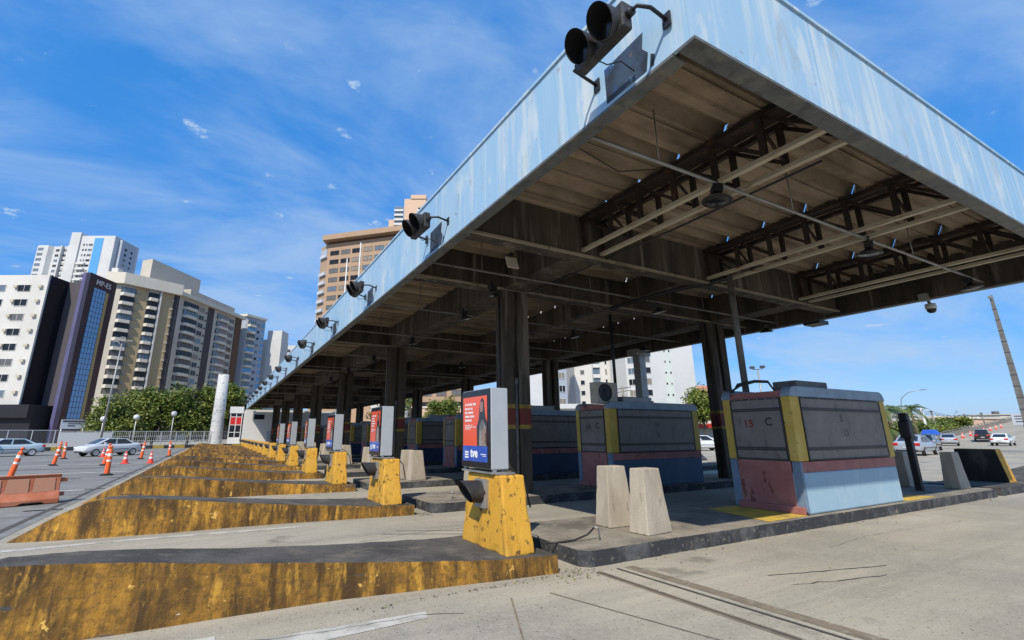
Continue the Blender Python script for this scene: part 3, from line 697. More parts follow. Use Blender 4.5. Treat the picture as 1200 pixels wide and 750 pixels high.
# weather cap over the support lines: keeps the rain out, leaves the crests open
m = MB()
for x in TX: m.box(x - .35, x + .35, GY + .3, Y1, 6.7, 6.73)
cp(m, 'ridge_cap', trim_m)
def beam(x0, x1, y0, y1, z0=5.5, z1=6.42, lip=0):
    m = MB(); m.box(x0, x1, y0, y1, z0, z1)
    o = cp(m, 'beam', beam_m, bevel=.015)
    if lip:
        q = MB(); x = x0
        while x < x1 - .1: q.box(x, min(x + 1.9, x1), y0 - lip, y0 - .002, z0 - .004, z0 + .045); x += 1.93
        cp(q, 'ledge', lit_lip_m, o)
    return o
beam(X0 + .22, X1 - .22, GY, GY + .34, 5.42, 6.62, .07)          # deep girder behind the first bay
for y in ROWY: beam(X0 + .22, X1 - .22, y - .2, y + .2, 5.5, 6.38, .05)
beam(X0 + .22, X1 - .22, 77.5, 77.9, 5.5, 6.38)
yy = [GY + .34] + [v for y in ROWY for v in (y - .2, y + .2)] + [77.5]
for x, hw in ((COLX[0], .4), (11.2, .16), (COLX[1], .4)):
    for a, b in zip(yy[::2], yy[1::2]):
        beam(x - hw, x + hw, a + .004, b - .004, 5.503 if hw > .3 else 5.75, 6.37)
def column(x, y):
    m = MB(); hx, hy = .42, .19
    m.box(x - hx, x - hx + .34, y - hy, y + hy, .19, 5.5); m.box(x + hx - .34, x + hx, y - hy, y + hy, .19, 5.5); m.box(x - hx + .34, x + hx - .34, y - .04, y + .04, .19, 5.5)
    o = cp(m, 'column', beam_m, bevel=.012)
    for z0, z1, mt in ((2.3, 2.4, band_yel), (1.88, 2.298, red_faded), (1.78, 1.878, band_yel)):
        q = MB(); e = .006
        q.box(x - hx - e, x - hx + .34 + e, y - hy - e, y + hy + e, z0, z1); q.box(x + hx - .34 - e, x + hx + e, y - hy - e, y + hy + e, z0, z1)
        cp(q, 'painted_band', mt, o)
    q = MB(); q.tube([(x + .0, y - .13, .2), (x, y - .13, 3.0)], .05, 8); q.lathe([(.07, 2.95), (.07, 3.1), (.05, 3.1)], 8, (x, y - .13, 0)); cp(q, 'drain_pipe', pipe_m, o)
    q = MB(); q.tube([(x - hx - .02, y - .05, .5), (x - hx - .02, y - .05, 5.6)], .018, 6); cp(q, 'conduit', black_m, o)
    return o
for k, y in enumerate(ROWY):
    for x in COLX:
        o = column(x, y)
# three twin steel trusses across the first bay, carrying the roof sheets
for tx in TX:
    a, b = tx - .27, tx + .27; ya, yb = Y0 + .25, GY
    m = MB()
    for x in (a, b):
        m.box(x - .045, x + .045, ya, yb, 6.26, 6.355)
        n = 6
        for k in range(n + 1):
            y = lerp(yb - .1, ya + .12, k / n); m.box(x - .035, x + .035, y - .045, y + .045, 5.62, 6.3)
            if k < n:
                y2 = lerp(yb - .1, ya + .12, (k + 1) / n); m.bar((x, y, 6.29), (x, y2, 5.66), .045, .06)
    m.box(tx - .2, tx + .2, ya, yb, 6.36, 6.377)
    for k in (1, 3, 5):
        y = lerp(yb - .1, ya + .12, k / n); m.bar((a + .03, y, 6.1), (b - .03, y, 5.7), .04, .04)
    tr = cp(m, 'truss', steel_m)
    for x in (a, b):
        q = MB(); q.box(x - .05, x + .05, ya - .05, yb - .004, 5.535, 5.61); cp(q, 'bottom_chord', chord_m, tr, bevel=.006)
# conduits hung below the roof, one over each lane
for i in range(15):
    y = 4.12 + P * i if i == 0 else 9.5 + (i - 1) * 4.1 if i < 4 else 8.7 + P * (i - 1)
    m = MB(); m.tube([(X0 + .1, y, 5.46), (X1 - .2, y, 5.46)], .028, 6)
    for x in (5.2, 8.6, 13.3): m.tube([(x, y, 5.46), (x, y, 6.35)], .01, 5)
    cp(m, 'conduit', galv_m if i == 0 else pipe_m)
# pendant lamps
lamp0 = None
LP = [(6.45, 4.12), (11.2, 4.12), (16.3, 4.12), (5.9, 10.2), (6.44, 12.95), (6.48, 17.7), (11.35, 13.6), (16.6, 18.2), (16.9, 9.7), (16.0, 14.5), (11.2, 9.5), (6.4, 22.8), (11.3, 18.6), (6.4, 28), (16.5, 28), (6.4, 33), (11.3, 23)]
for i, (x, y) in enumerate(LP):
    if lamp0 is None:
        lamp0 = t = thing('pendant_lamp', None, None)
        m = MB(); m.lathe([(0, -.13), (.19, -.15), (.26, -.17), (.27, -.155), (.2, -.1), (.1, -.05), (.07, 0), (0, 0)], 18); m.build('reflector', signal_m, t)
        m = MB(); m.lathe([(.0, -.168), (.2, -.168), (.205, -.16)], 18); m.build('glass', lens_m, t)
        m = MB(); m.box(-.12, .12, -.09, .09, 0, .16); m.tube([(0, 0, .16), (0, 0, .3)], .03, 6); m.build('ballast_box', black_m, t, bevel=.01)
    else: t = copy_tree(lamp0)
    t.location = (x, y, 5.27); t.scale = (.82,) * 3
    t.rotation_euler = (R(random.uniform(-8, 8)), R(random.uniform(-8, 8)), random.random())
    d = {0: 'pendant lamp hanging below the first steel truss, closest to the canopy corner', 1: 'pendant lamp hanging below the second steel truss', 2: 'pendant lamp hanging below the third steel truss',
         3: 'pendant lamp next to the head of the nearest concrete column'}
    tag(t, d.get(i, f'small pendant lamp in the dark under the canopy, {NTH[i]} from the front edge'), 'ceiling lamp', 'pendant lamps under the canopy')
# speaker, camera, odd boxes under the roof
t = thing('floodlight', 'tilted cream floodlight box fixed to the underside near the first column', 'floodlight', (5.35, 8.3, 5.35))
m = MB(); m.hexa([(-.14, 0, -.16), (.14, 0, -.16), (.14, .06, -.16), (-.14, .06, -.16)], [(-.14, .1, .12), (.14, .1, .12), (.14, .16, .12), (-.14, .16, .12)]); m.build('case', cream_m, t, bevel=.01)
m = MB(); m.tube([(0, .13, .1), (.1, .2, .25), (.1, .3, .3)], .03, 6); m.build('bracket', black_m, t)
t = thing('dome_camera', 'white dome camera hanging from the far canopy edge against the sky', 'camera', (17.55, 5.35, 5.1))
m = MB(); m.lathe([(0, .1), (.12, .1), (.13, 0), (.12, -.05), (0, -.06)], 16); m.build('housing', white_m, t); m = MB(); m.lathe([(.11, -.05), (.1, -.12), (.06, -.16), (0, -.17)], 16); m.build('dome', black_m, t)
m = MB(); m.tube([(0, 0, .1), (-.1, 0, .22), (-.25, 0, .25)], .04, 8); m.box(-.4, -.2, -.1, .1, .15, .35); m.build('arm', galv_m, t)
t = thing('junction_box', 'dark flat box under the far canopy edge', 'box', (17.6, 8.4, 5.2)); m = MB(); m.box(-.3, .3, -.25, .25, 0, .12); m.build('case', black_m, t)
t = thing('hanging_cable', 'thin black cable running diagonally under the corrugated roof to the first column', 'cable', (7.3, 3.0, 5.48))
m = MB(); m.tube([(-.0, 0, 0), (0, 2.4, -.03), (0, 7.4, 0)], .02, 6); m.build('cable', black_m, t)
t = thing('slack_cable', 'thin slack cable sagging under the first roof sheets', 'cable', (3.8, 4.9, 6.2))
m = MB(); m.tube([(0, 0, .1), (.6, .1, -.2), (1.6, .2, -.32), (2.4, .1, -.1), (3.0, 0, .15)], .01, 6); m.build('cable', black_m, t)
# extinguisher on the first column
t = thing('fire_extinguisher', 'red fire extinguisher hanging on the nearest concrete column', 'fire extinguisher', (6.38, 10.78, .85))
m = MB(); m.lathe([(0, 0), (.085, 0), (.09, .05), (.09, .5), (.06, .6), (.03, .62)], 14); m.build('cylinder', red_m, t); m = MB(); m.box(-.03, .03, -.03, .03, .62, .72); m.tube([(0, 0, .68), (-.1, 0, .6), (-.11, 0, .2)], .014, 6); m.build('valve', black_m, t)
m = MB(); m.box(-.094, -.06, -.05, .05, .2, .4); m.build('label_plate', refl_m, t)
t = thing('notice_plate', 'small orange notice plate on the nearest concrete column', 'notice', (6.455, 10.88, 1.75))
m = MB(); m.box(-.012, 0, -.17, .17, 0, .6); m.build('plate', M('faded_orange_notice', (.42, .18, .06), .6), t)
m = MB()
for z in (.44, .3, .16): m.box(-.015, -.012, -.13, .1, z, z + .07)
m.build('lettering', ad_white, t)

# ------------------------------------------------------------------ signals on the long fascia
def signal():
    t = thing('traffic_signal', None, None)
    m = MB(); m.box(-.14, 0, -.4, .4, -.17, .17); m.build('housing', signal_m, t, bevel=.02)
    for yc in (-.2, .2):
        seg = 22; m = MB()
        for rr, flip in ((.175, 0), (.165, 1)):
            n = len(m.v)
            for k in range(seg): a = 2 * math.pi * k / seg; m.v.append((-.13, yc + rr * math.cos(a), rr * math.sin(a)))
            for k in range(seg): a = 2 * math.pi * k / seg; m.v.append((-.13 - .27 * (.62 + .38 * math.sin(a)), yc + rr * math.cos(a) * .98, rr * math.sin(a) - .02))
            for k in range(seg):
                j = (k + 1) % seg; f = [n + k, n + j, n + seg + j, n + seg + k]; m.f.append(f[::-1] if flip else f); m.m.append(flip); m.s.append(True)
        n = len(m.v)
        h = m.build('visor', [signal_m, dark_in], t, fixn=False)
        m = MB(); m.lathe([(0, -.185), (.1, -.16), (.165, -.142)], 20, (0, yc, 0), 'x'); m.build('lens', lens_m, t)
    for s in (-1, 1):
        m = MB(); m.tube([(-.06, s * .44, 0), (-.06, s * .53, .0), (.1, s * .57, .02), (.345, s * .57, -.03)], .022, 8); m.box(.325, .35, s * .57 - .05, s * .57 + .05, -.12, .06)
        m.tube([(-.06, s * .4, 0), (-.06, s * .47, 0)], .05, 8); m.build('bracket', black_m, t)
    m = MB(); m.tube([(-.05, .1, -.2), (-.02, .0, -.32), (.1, -.1, -.3), (.3, -.1, -.35)], .008, 5)
    m.build('cable', black_m, t)
    return t
sg0 = signal(); ps0 = None
for i in range(15):
    yc = 3.13 + (8.5 - 3.13) * min(i, 1) + P * max(0, i - 1)
    t = sg0 if i == 0 else copy_tree(sg0)
    t.location = (X0 - .33, yc - .07, 5.76); t.scale = (.93,) * 3; t.rotation_euler = (0, R(random.uniform(-3, 3)), R(random.uniform(-3, 3)))
    tag(t, ('large black two-lens traffic signal at the canopy corner, closest to the camera' if i == 0 else f'black two-lens traffic signal on the blue fascia, {NTH[i]} counted from the canopy corner'), 'traffic signal', 'traffic signals along the blue fascia')
    m = MB()
    a = yc - .42; m.poly([(-.004, .3, 0), (-.004, -.3, 0), (-.004, -.34, .2), (-.004, -.27, .3), (-.004, -.3, .5), (-.004, .3, .47)])
    m.poly([(-.004, -.345, .0), (-.004, -.4, 0), (-.004, -.42, .12), (-.004, -.37, .16)])
    o = m.build('poster_with_shadow', poster_shadow_m, None, (X0 - .002, yc + .02, ZB + .04), fixn=False)  # one sheet for the torn poster and the signal's painted shadow
    tag(o, ('torn dark blue poster with painted signal shadow, right below the closest traffic signal' if i == 0 else f'torn dark blue poster with painted shadow below the {NTH[i]} traffic signal'), 'poster', 'torn posters with painted shadows under the signals')

# ------------------------------------------------------------------ office at the far end of the canopy
t = thing('end_office', 'white flat-roofed office wall closing the far end of the canopy', 'building', (3.6, 80, 0))
m = MB(); m.box(.0, 13, 0, 6, 0, 5.3); m.build('wall', white_m, t)
m = MB(); m.box(3.2, 4.4, -.05, -.004, .1, 2.2); m.build('door', w_grey, t)
m = MB(); m.box(1.2, 2.6, -.05, -.004, 3.9, 4.6); m.build('window', glass_w, t)
t = thing('glazed_kiosk', 'narrow white kiosk with red banner behind glass at the far canopy end', 'kiosk', (1.7, 84, 0))
m = MB(); m.box(0, 1.7, 0, 2, 0, 1.3); m.box(-.1, 1.8, -.1, 2.1, 4.9, 5.9); 
for x in (0, .8, 1.6): m.box(x, x + .1, -.02, .1, 1.3, 4.9)
for z in (2.0, 3.1, 4.3): m.box(0, 1.7, -.01, .09, z, z + .09)
m.build('frame', white_m, t); m = MB(); m.box(.1, 1.6, .02, .06, 1.3, 4.9); m.build('pane', glass_w, t); m = MB(); m.box(.1, 1.6, -.005, .018, 3.2, 4.4); m.build('banner', red_m, t)
t = thing('white_column', 'thick white round column with grimy bands, standing before the trees', 'column', (0.1, 85.6, 0))
m = MB(); m.lathe([(.93, 0), (.91, 1), (.83, 6), (.77, 10.9), (.0, 10.95)], 24); m.build('shaft', brick_wh, t); m = MB()
for k in range(10): m.lathe([(.9 - k * .0145, 1 + k), (.915 - k * .0145, 1.02 + k), (.9 - k * .0145, 1.04 + k)], 24)
m.build('ring', galv_m, t); m = MB(); m.tube([(.0, -.3, 10.9), (.1, -.3, 11.4)], .03, 5); m.tube([(.4, 0, 10.9), (.4, .1, 11.8)], .02, 5); m.build('antenna', black_m, t)
t = thing('globe_lamp', 'white globe lamp on a short arm beside the white round column', 'lamp', (1.9, 84.6, 0))
m = MB(); m.tube([(0, 0, 0), (0, 0, 1.7), (.3, 0, 2.1)], .05, 6); m.build('pole', galv_m, t); m = MB(); m.lathe([(0, 1.8), (.3, 1.95), (.4, 2.25), (.3, 2.55), (0, 2.7)], 12, (.3, 0, 0)); m.build('globe', white_m, t)

# ------------------------------------------------------------------ cones, bollards, barrier on the plaza
def tpost():
    t = thing('delineator_post', None, None)
    m = MB(); m.lathe([(.0, 0), (.24, 0), (.25, .03), (.14, .07), (.09, .09)], 12); m.build('base', rubber, t)
    m = MB(); m.lathe([(.105, .06), (.1, .3), (.085, 1.0), (.08, 1.02), (.035, 1.06), (.035, 1.12), (.07, 1.14), (.07, 1.2), (0, 1.21)], 14); m.build('post', orange_m, t)
    for z in (.52, .78): m = MB(); m.lathe([(.101 - z * .012, z), (.1 - z * .012, z + .12)], 14); m.build('reflective_band', refl_m, t)
    return t
tp0 = tpost(); k = 0
for (x, y, rx, lab) in [(-6.95, 26.3, 9, 'orange delineator post leaning, closest to the camera at the left'), (-3.88, 26.4, 0, 'orange delineator post on a black base, standing alone nearest the yellow noses'), (-5.35, 35, 6, 'leaning orange delineator post, just behind the upright one near the noses'),
                       (-7.9, 36.5, 7, 'leaning orange delineator post between the two silver cars'), (-9.5, 46.2, 3, 'orange delineator post in front of the yellow kerb, left of the silver sedan'), (-11.0, 52, 2, 'small orange delineator post farthest left before the yellow kerb'),
                       (-4.5, 43, 5, 'orange delineator post behind the right red cone'), (-3.05, 46.8, 2, 'orange delineator post beside the far end of the noses')]:
    t = tp0 if k == 0 else copy_tree(tp0); k += 1
    t.location = (x, y, .008); t.rotation_euler = (0, R(rx * .8), R(30 + 20 * k)) if rx < 5 else (R(-rx * .3), R(rx), 0)
    tag(t, lab, 'delineator', 'orange delineator posts on the plaza')
def tcone():
    t = thing('traffic_cone', None, None)
    m = MB(); m.box(-.19, .19, -.19, .19, 0, .04); m.lathe([(.15, .04), (.035, .7), (.0, .71)], 14); m.build('cone', redcone_m, t)
    for z0, z1 in ((.28, .38), (.5, .57)): m = MB(); f = lambda z: .155 - (z - .04) * .174; m.lathe([(f(z0), z0), (f(z1), z1)], 14); m.build('reflective_band', refl_m, t)
    return t
tc0 = tcone()
RC = [(-4.58, 36.5, 'red and white cone, left of two in front of the silver sedan tail'), (-3.27, 36.2, 'red and white cone, right of two near the yellow noses'), (-7.6, 48.6, 'small red cone by the front wheel of the silver sedan')]
for i in range(22):
    u = i / 21; x = 76 + 130 * u; y = 28.6 + (x - 76) * .135
    if i < 12: RC.append((x, y, f'small orange cone on the bridge ramp, {NTH[i]} of the long line climbing to the right'))
for i, (x, y) in enumerate(((95, 20), (112, 22), (125, 24), (60, 24.5), (72, 26))): RC.append((x, y, f'small orange cone in the right-hand traffic lanes, {NTH[i]} of the loose group among the cars'))
for i, (x, y, lab) in enumerate(RC):
    t = tc0 if i == 0 else copy_tree(tc0); t.location = (x, y, gz(x) + .006); tag(t, lab, 'traffic cone', 'traffic cones')
    if i > 2: t.scale = (1.25,) * 3
# plastic water barrier
def barrier():
    t = thing('plastic_barrier', 'faded orange plastic road barrier, slumped, at the left edge', 'road barrier')
    m = MB(); Ls, n = 2.1, 1
    prof = [(-.3, 0), (-.3, .12), (-.13, .3), (-.09, .62), (-.12, .7), (.12, .7), (.09, .62), (.13, .3), (.3, .12), (.3, 0)]
    st = [(-Ls / 2, 0), (-.8, 0), (-.7, .05), (-.35, .05), (-.25, 0), (.25, 0), (.35, .05), (.7, .05), (.8, 0), (Ls / 2, 0)]
    n0 = 0
    for x, lift in st:
        for y, z in prof: m.v.append((x, y, max(z, lift)))
    K = len(prof)
    for i in range(len(st) - 1):
        for j in range(K):
            a = i * K + j; b = i * K + (j + 1) % K; m.f.append([a, b, b + K, a + K]); m.m.append(0); m.s.append(False)
    m.f.append(list(range(K))[::-1]); m.m.append(0); m.s.append(False); m.f.append([(len(st) - 1) * K + j for j in range(K)]); m.m.append(0); m.s.append(False)
    m.build('body', barrier_m, t, bevel=.02)
    for k in range(4):
        q = MB(); xa = -Ls / 2 + .07 + k * .5; 
        q.poly([(xa, -.146, .29), (xa + .43, -.146, .29), (xa + .41, -.104, .62), (xa + .02, -.104, .62)]); q.build('panel', barrier_p, t)
    q = MB(); q.box(Ls / 2, Ls / 2 + .14, -.05, .05, .5, .6); q.box(Ls / 2, Ls / 2 + .12, -.06, .06, .16, .26); q.build('connector', barrier_m, t, bevel=.01)
    return t
t = barrier(); t.location = (-4.35, 16.2, .0); t.rotation_euler = (R(-2), 0, R(22))

# ------------------------------------------------------------------ fence, kerb, lamp posts along the back of the plaza
FA, FB = Vector((-40, 66.5)), Vector((3.0, 86.5)); fd = (FB - FA).normalized(); fn = Vector((-fd.y, fd.x)); FANG = math.atan2(fd.y, fd.x)
def fence(name, lab, s0, s1, z0, z1, postgap, rails, mat, wall=None, bars=0, mesh_=0):
    t = thing(name, lab, 'fence', (*(FA + fd * s0), 0), FANG); Ln = s1 - s0
    if wall:
        m = MB(); m.box(0, Ln, -.1, .1, 0, wall[0]); m.build('base_wall', wall[1], t)
    k = 0; s = 0
    pm = None
    while s <= Ln + .01:
        if pm is None: q = MB(); q.box(-.04, .04, -.04, .04, z0, z1); pm = q.build('post', mat, t)
        else: o = pm.copy(); COL.objects.link(o); o.location = (s, 0, 0)
        s += postgap
    m = MB()
    for z in rails: m.box(0, Ln, -.025, .025, z, z + .06)
    s = 0
    while bars and s < Ln: m.box(s, s + .03, -.015, .015, z0, z1); s += bars
    m.build('rail', mat, t)
    if mesh_:
        m = MB(); s = 0
        while s < Ln:
            m.bar((s, 0, z0), (s + (z1 - z0), 0, z1), .012, .012); m.bar((s, 0, z1), (s + (z1 - z0), 0, z0), .012, .012); s += .22
        m.build('mesh_panel', chain_m, t)
    return t
fence('wire_fence', 'wire mesh fence with pale posts on a low concrete wall, left behind the cars', 0, 25.5, .75, 2.3, 2.1, (2.25,), fencem, (.75, w_cornice), 0, 1)
fence('wall_fence', 'white wall section of the plaza boundary by the light pole', 25.6, 31, 1.0, 2.2, 1.8, (1.2, 2.15), fencem, (2.05, white_m))
fence('railing', 'white metal railing in front of the trees and round column', 31.1, 47.4, .3, 2.2, 1.9, (.35, .9, 1.5, 2.15), fencem, (.3, w_cornice), .24)
# striped kerb in front
t = thing('painted_kerb', 'yellow and black painted kerb along the back of the plaza', 'kerb', (*(FA + fd * 0 - fn * 6), 0), FANG)
m = MB(); s = 0; k = 0
while s < 48: m.box(s, s + 1.25, -.15, .15, 0, .42, 0 if k % 2 else 1); s += 1.25; k += 1
m.build('kerb_stone', [b_yel, kerb_black], t)
sheet('pavement', [FA - fn * 5.8, FB - fn * 5.8, FB + fn * 12, FA + fn * 12], sidewalk_m, .012)
def lamp_post(name, lab, loc, h, r0, r1, lean=(0, 0), arms=(), mat=galv_m, heads=True):
    t = thing(name, lab, 'light pole', loc); m = MB(); m.tube([(0, 0, 0), (lean[0], lean[1], h)], r0, 10, r1=r1); m.build('pole', mat, t)
    for (dx, dy, dz) in arms:
        m = MB(); m.tube([(lean[0], lean[1], h - .3), (lean[0] + dx * .6, lean[1] + dy * .6, h + dz), (lean[0] + dx, lean[1] + dy, h + dz)], .04, 6); m.build('arm', mat, t)
        m = MB(); m.box(lean[0] + dx - .25, lean[0] + dx + .25, lean[1] + dy - .15, lean[1] + dy + .15, h + dz - .06, h + dz + .08); m.build('lamp_head', galv_m, t)
    return t
lamp_post('light_pole', 'tall pale light pole with two lamp heads before the beige apartment block', (-12.2, 74.5, 0), 13.0, .13, .07, (.3, -.1), ((.9, -.45, .35), (-.8, .4, .3), (.0, 0, .8)))
for k, (px, py, h) in enumerate(((-12.6, 76.5, 3.3), (-9.4, 78.0, 3.6), (-5.4, 80, 4.2))):
    t = thing('globe_post', ('globe street lamp over the wire fence end', 'globe street lamp over the white wall section', 'thin lamp post behind the railing')[k], 'street lamp', (px, py, 0)); m = MB(); m.tube([(0, 0, 0), (0, 0, h)], .05, 6); m.build('pole', fencem, t)
    m = MB(); m.lathe([(0, h), (.3, h + .12), (.36, h + .36), (.3, h + .6), (0, h + .72)], 12); m.build('globe', white_m, t)
t = thing('direction_sign', 'pale blue direction board on posts before the dark tower', 'sign', (-17.6, 86.9, 0), FANG); m = MB(); m.box(-1.35, 1.35, -.06, .06, 2.55, 3.8); m.build('board', sign_pale, t)
m = MB(); m.box(-1.2, 1.25, -.075, -.061, 3.45, 3.7); m.box(-.6, 1.2, -.075, -.061, 3.2, 3.32); m.box(-.6, .2, -.075, -.061, 2.9, 3.05); m.build('lettering', w_charcoal, t); m = MB(); m.tube([(1.2, 0, 0), (1.2, 0, 2.55)], .08, 6); m.tube([(-1.2, 0, 0), (-1.2, 0, 2.55)], .08, 6); m.build('post', fencem, t)

# ------------------------------------------------------------------ cars
def car(kind, paint, label, loc, rz, group=None):
    t = thing('parked_car', label, 'car', loc, rz, group)
    Lh = {'sedan': 4.5, 'hatch': 4.1, 'suv': 4.4}[kind] / 2; H = {'sedan': 1.46, 'hatch': 1.48, 'suv': 1.72}[kind]; W = .88; belt = .95 if kind != 'suv' else 1.05
    # body stations: x, z_low, z_top, half width
    if kind == 'sedan': S = [(-Lh, .36, .88, .7), (-Lh + .06, .28, 1.02, .8), (-Lh + .5, .24, 1.06, .86), (-1.2, .22, .96, W), (0, .2, .95, W), (1.0, .22, .98, W), (1.35, .24, .97, W), (Lh - .5, .25, .9, .86), (Lh - .1, .28, .8, .78), (Lh, .36, .66, .68)]
    elif kind == 'hatch': S = [(-Lh, .4, .85, .7), (-Lh + .06, .28, .98, .8), (-Lh + .4, .24, 1.0, .86), (-1.0, .22, .97, W), (0, .2, .95, W), (1.0, .22, .96, W), (1.3, .24, .93, W), (Lh - .4, .25, .82, .85), (Lh - .08, .3, .7, .76), (Lh, .4, .6, .66)]
    else: S = [(-Lh, .45, .95, .74), (-Lh + .06, .33, 1.08, .82), (-Lh + .4, .3, 1.1, .87), (-1.0, .28, 1.06, W), (0, .27, 1.05, W), (1.0, .28, 1.05, W), (1.3, .3, 1.02, W), (Lh - .4, .3, .94, .86), (Lh - .08, .35, .82, .8), (Lh, .45, .7, .7)]
    m = MB(); K = 10
    for x, zl, zt, hw in S:
        zm = zl + (zt - zl) * .55
        ring = [(-hw * .9, zl), (-hw, zl + .12), (-hw, zm), (-hw * .95, zt - .05), (-hw * .82, zt), (hw * .82, zt), (hw * .95, zt - .05), (hw, zm), (hw, zl + .12), (hw * .9, zl)]
        m.v += [(x, y, z) for y, z in ring]
    for i in range(len(S) - 1):
        for j in range(K):
            a = i * K + j; b = i * K + (j + 1) % K; m.f.append([a, b, b + K, a + K]); m.m.append(0); m.s.append(True)
    m.f.append(list(range(K))[::-1]); m.m.append(0); m.s.append(True); m.f.append([(len(S) - 1) * K + j for j in range(K)]); m.m.append(0); m.s.append(True)
    body = m.build('body', paint, t); sb = body.modifiers.new('sub', 'SUBSURF'); sb.levels = 1; sb.render_levels = 1
    # cabin: x at belt rear, roof rear, roof front, belt front
    bx = {'sedan': (-1.8, -.85, .45, 1.5), 'hatch': (-1.9, -1.5, .35, 1.2), 'suv': (-2.1, -1.8, .35, 1.15)}[kind]
    wb, wr = .80, .62; zb = belt; zr = H
    m = MB(); bl = [(bx[0], wb), (bx[3], wb)]; 
    q = [(bx[0], -wb * .95, zb), (bx[3], -wb * .92, zb - .02), (bx[3], wb * .92, zb - .02), (bx[0], wb * .95, zb)]; r_ = [(bx[1], -wr, zr - .04), (bx[2], -wr, zr - .03), (bx[2], wr, zr - .03), (bx[1], wr, zr - .04)]
    m.hexa(q, r_); mid = (bx[1] + bx[2]) / 2; m.poly([(bx[1], -wr, zr - .04), (mid, -wr * .96, zr), (bx[2], -wr, zr - .03), (bx[2], wr, zr - .03), (mid, wr * .96, zr), (bx[1], wr, zr - .04)])
    m.build('cabin', paint, t, bevel=.06, seg=3)
    def pane(a, b, c, d, name='window'):
        P4 = [Vector(v) for v in (a, b, c, d)]; n = (P4[1] - P4[0]).cross(P4[3] - P4[0]).normalized(); g_ = MB(); g_.poly([v + n * .012 for v in P4]); g_.build(name, car_glass, t, fixn=False)
    def L3(p, q_, u): return tuple(lerp(a, b, u) for a, b in zip(p, q_))
    def quad(p0, p1, p2, p3, u0, u1, v0, v1):
        A = lambda u, v: L3(L3(p0, p1, u), L3(p3, p2, u), v); return A(u0, v0), A(u1, v0), A(u1, v1), A(u0, v1)
    # right side (y<0), left side, windscreen, rear
    for (u0, u1) in ((.1, .5), (.54, .9)):
        pane(*quad(q[0], q[1], r_[1], r_[0], u0, u1, .1, .86)); pane(*quad(q[2], q[3], r_[3], r_[2], 1 - u1, 1 - u0, .1, .86))
    pane(*quad(q[1], q[2], r_[2], r_[1], .08, .92, .08, .9), 'windscreen'); pane(*quad(q[3], q[0], r_[0], r_[3], .1, .9, .12, .88), 'rear_window')
    wx = (-Lh + .82, Lh - .85); rw = .31 if kind != 'suv' else .35
    for x in wx:
        for s in (-1, 1):
            wm = MB(); yy_ = s * (W - .1)
            wm.lathe([(.0, -.1), (rw * .95, -.1), (rw, -.06), (rw, .06), (rw * .95, .1), (rw * .66, .105)], 20, (x, yy_, rw), 'y'); wo = wm.build('wheel', rubber, t)
            rm = MB(); rm.lathe([(0, s * .108), (rw * .2, s * .11), (rw * .62, s * .1), (rw * .68, s * .112)], 14, (x, yy_, rw), 'y'); rm.build('rim', rim_m, wo)
            ar = MB(); ar.lathe([(.0, s * .0), (rw * 1.2, s * .004)], 20, (x, s * (W - .035 + .02), rw + .02), 'y')
    for s in (-1, 1):
        l = MB(); zt_ = S[1][2] - .12; l.box(-Lh - .005, -Lh + .22, s * .6 - .16, s * .6 + .19 if s > 0 else s * .6 + .16, zt_ - .2, zt_) if s > 0 else l.box(-Lh - .005, -Lh + .22, s * .6 - .19, s * .6 + .16, zt_ - .2, zt_); l.build('tail_light', tail_m, t, bevel=.03)
        l = MB(); zz = S[-2][2] - .04; l.box(Lh - .3, Lh - .02, s * .56 - .14, s * .56 + .14, zz - .13, zz); l.build('headlight', head_m, t, bevel=.03)
        mi = MB(); mi.box(.75, .93, s * .96 - .09, s * .96 + .09, belt, belt + .13); mi.build('mirror', paint, t, bevel=.03)
        dl = MB(); dl.box(-1.1, 1.0, s * (W + .001) - .006, s * (W + .001) + .006, .52, .57); dl.build('door_trim', black_m, t)
    p = MB(); p.box(-Lh - .02, -Lh + .02, -.2, .2, .52, .64); p.build('number_plate', plate_m, t)
    p = MB(); p.box(-Lh - .01, -Lh + .25, -.62, .62, .28, .42); p.box(Lh - .22, Lh - .0, -.5, .5, .3, .42); p.build('bumper_strip', black_m, t, bevel=.03)
    return t
ag = math.atan2(3.04, 3.89)
GC = 'cars crossing the plaza'
car('sedan', paint_silver, 'silver white sedan side on, behind the orange posts on the plaza', (-7.75, 51.5, .012), ag + math.pi, GC)
car('sedan', paint_blue, 'pale blue sedan seen from its rear corner, left of the silver sedan', (-15.0, 54.6, .012), ag + math.pi - .25, GC)
car('hatch', paint_black, 'dark car mostly cut off at the left edge of the picture', (-21.5, 58.5, .012), ag + math.pi - .2, GC)
G2 = 'cars driving up towards the bridge'
car('sedan', paint_grey, 'silver sedan seen from behind, largest of the cars on the right', (46.6, 17.1, .006), .12, G2)
car('hatch', paint_black, 'dark car half hidden by the largest silver sedan on the right', (58.5, 20.6, .006), .2, G2)
car('sedan', paint_grey, 'small silver car farther up the lane beside the black sport utility vehicle', (81.5, 26.4, .006), .32, G2)
car('suv', paint_black, 'black sport utility vehicle seen from behind, with small yellow and red marks', (101, 28.8, gz(101) + .006), .3, G2)
car('sedan', paint_white, 'white sedan seen from behind, right of the black sport utility vehicle', (86.5, 22.9, .006), .12, G2)
car('hatch', paint_red, 'red car far back by the palm trees', (75, 29.2, .006), .3, G2)
car('hatch', paint_red, 'second red car beyond the thin black reader post, near the palm trees', (80, 29.6, .006), .3, G2)
car('hatch', paint_silver, 'silver hatchback visible between the booth marked 14 and the dark column', (42.2, 32.2, .006), -.55 , G2)

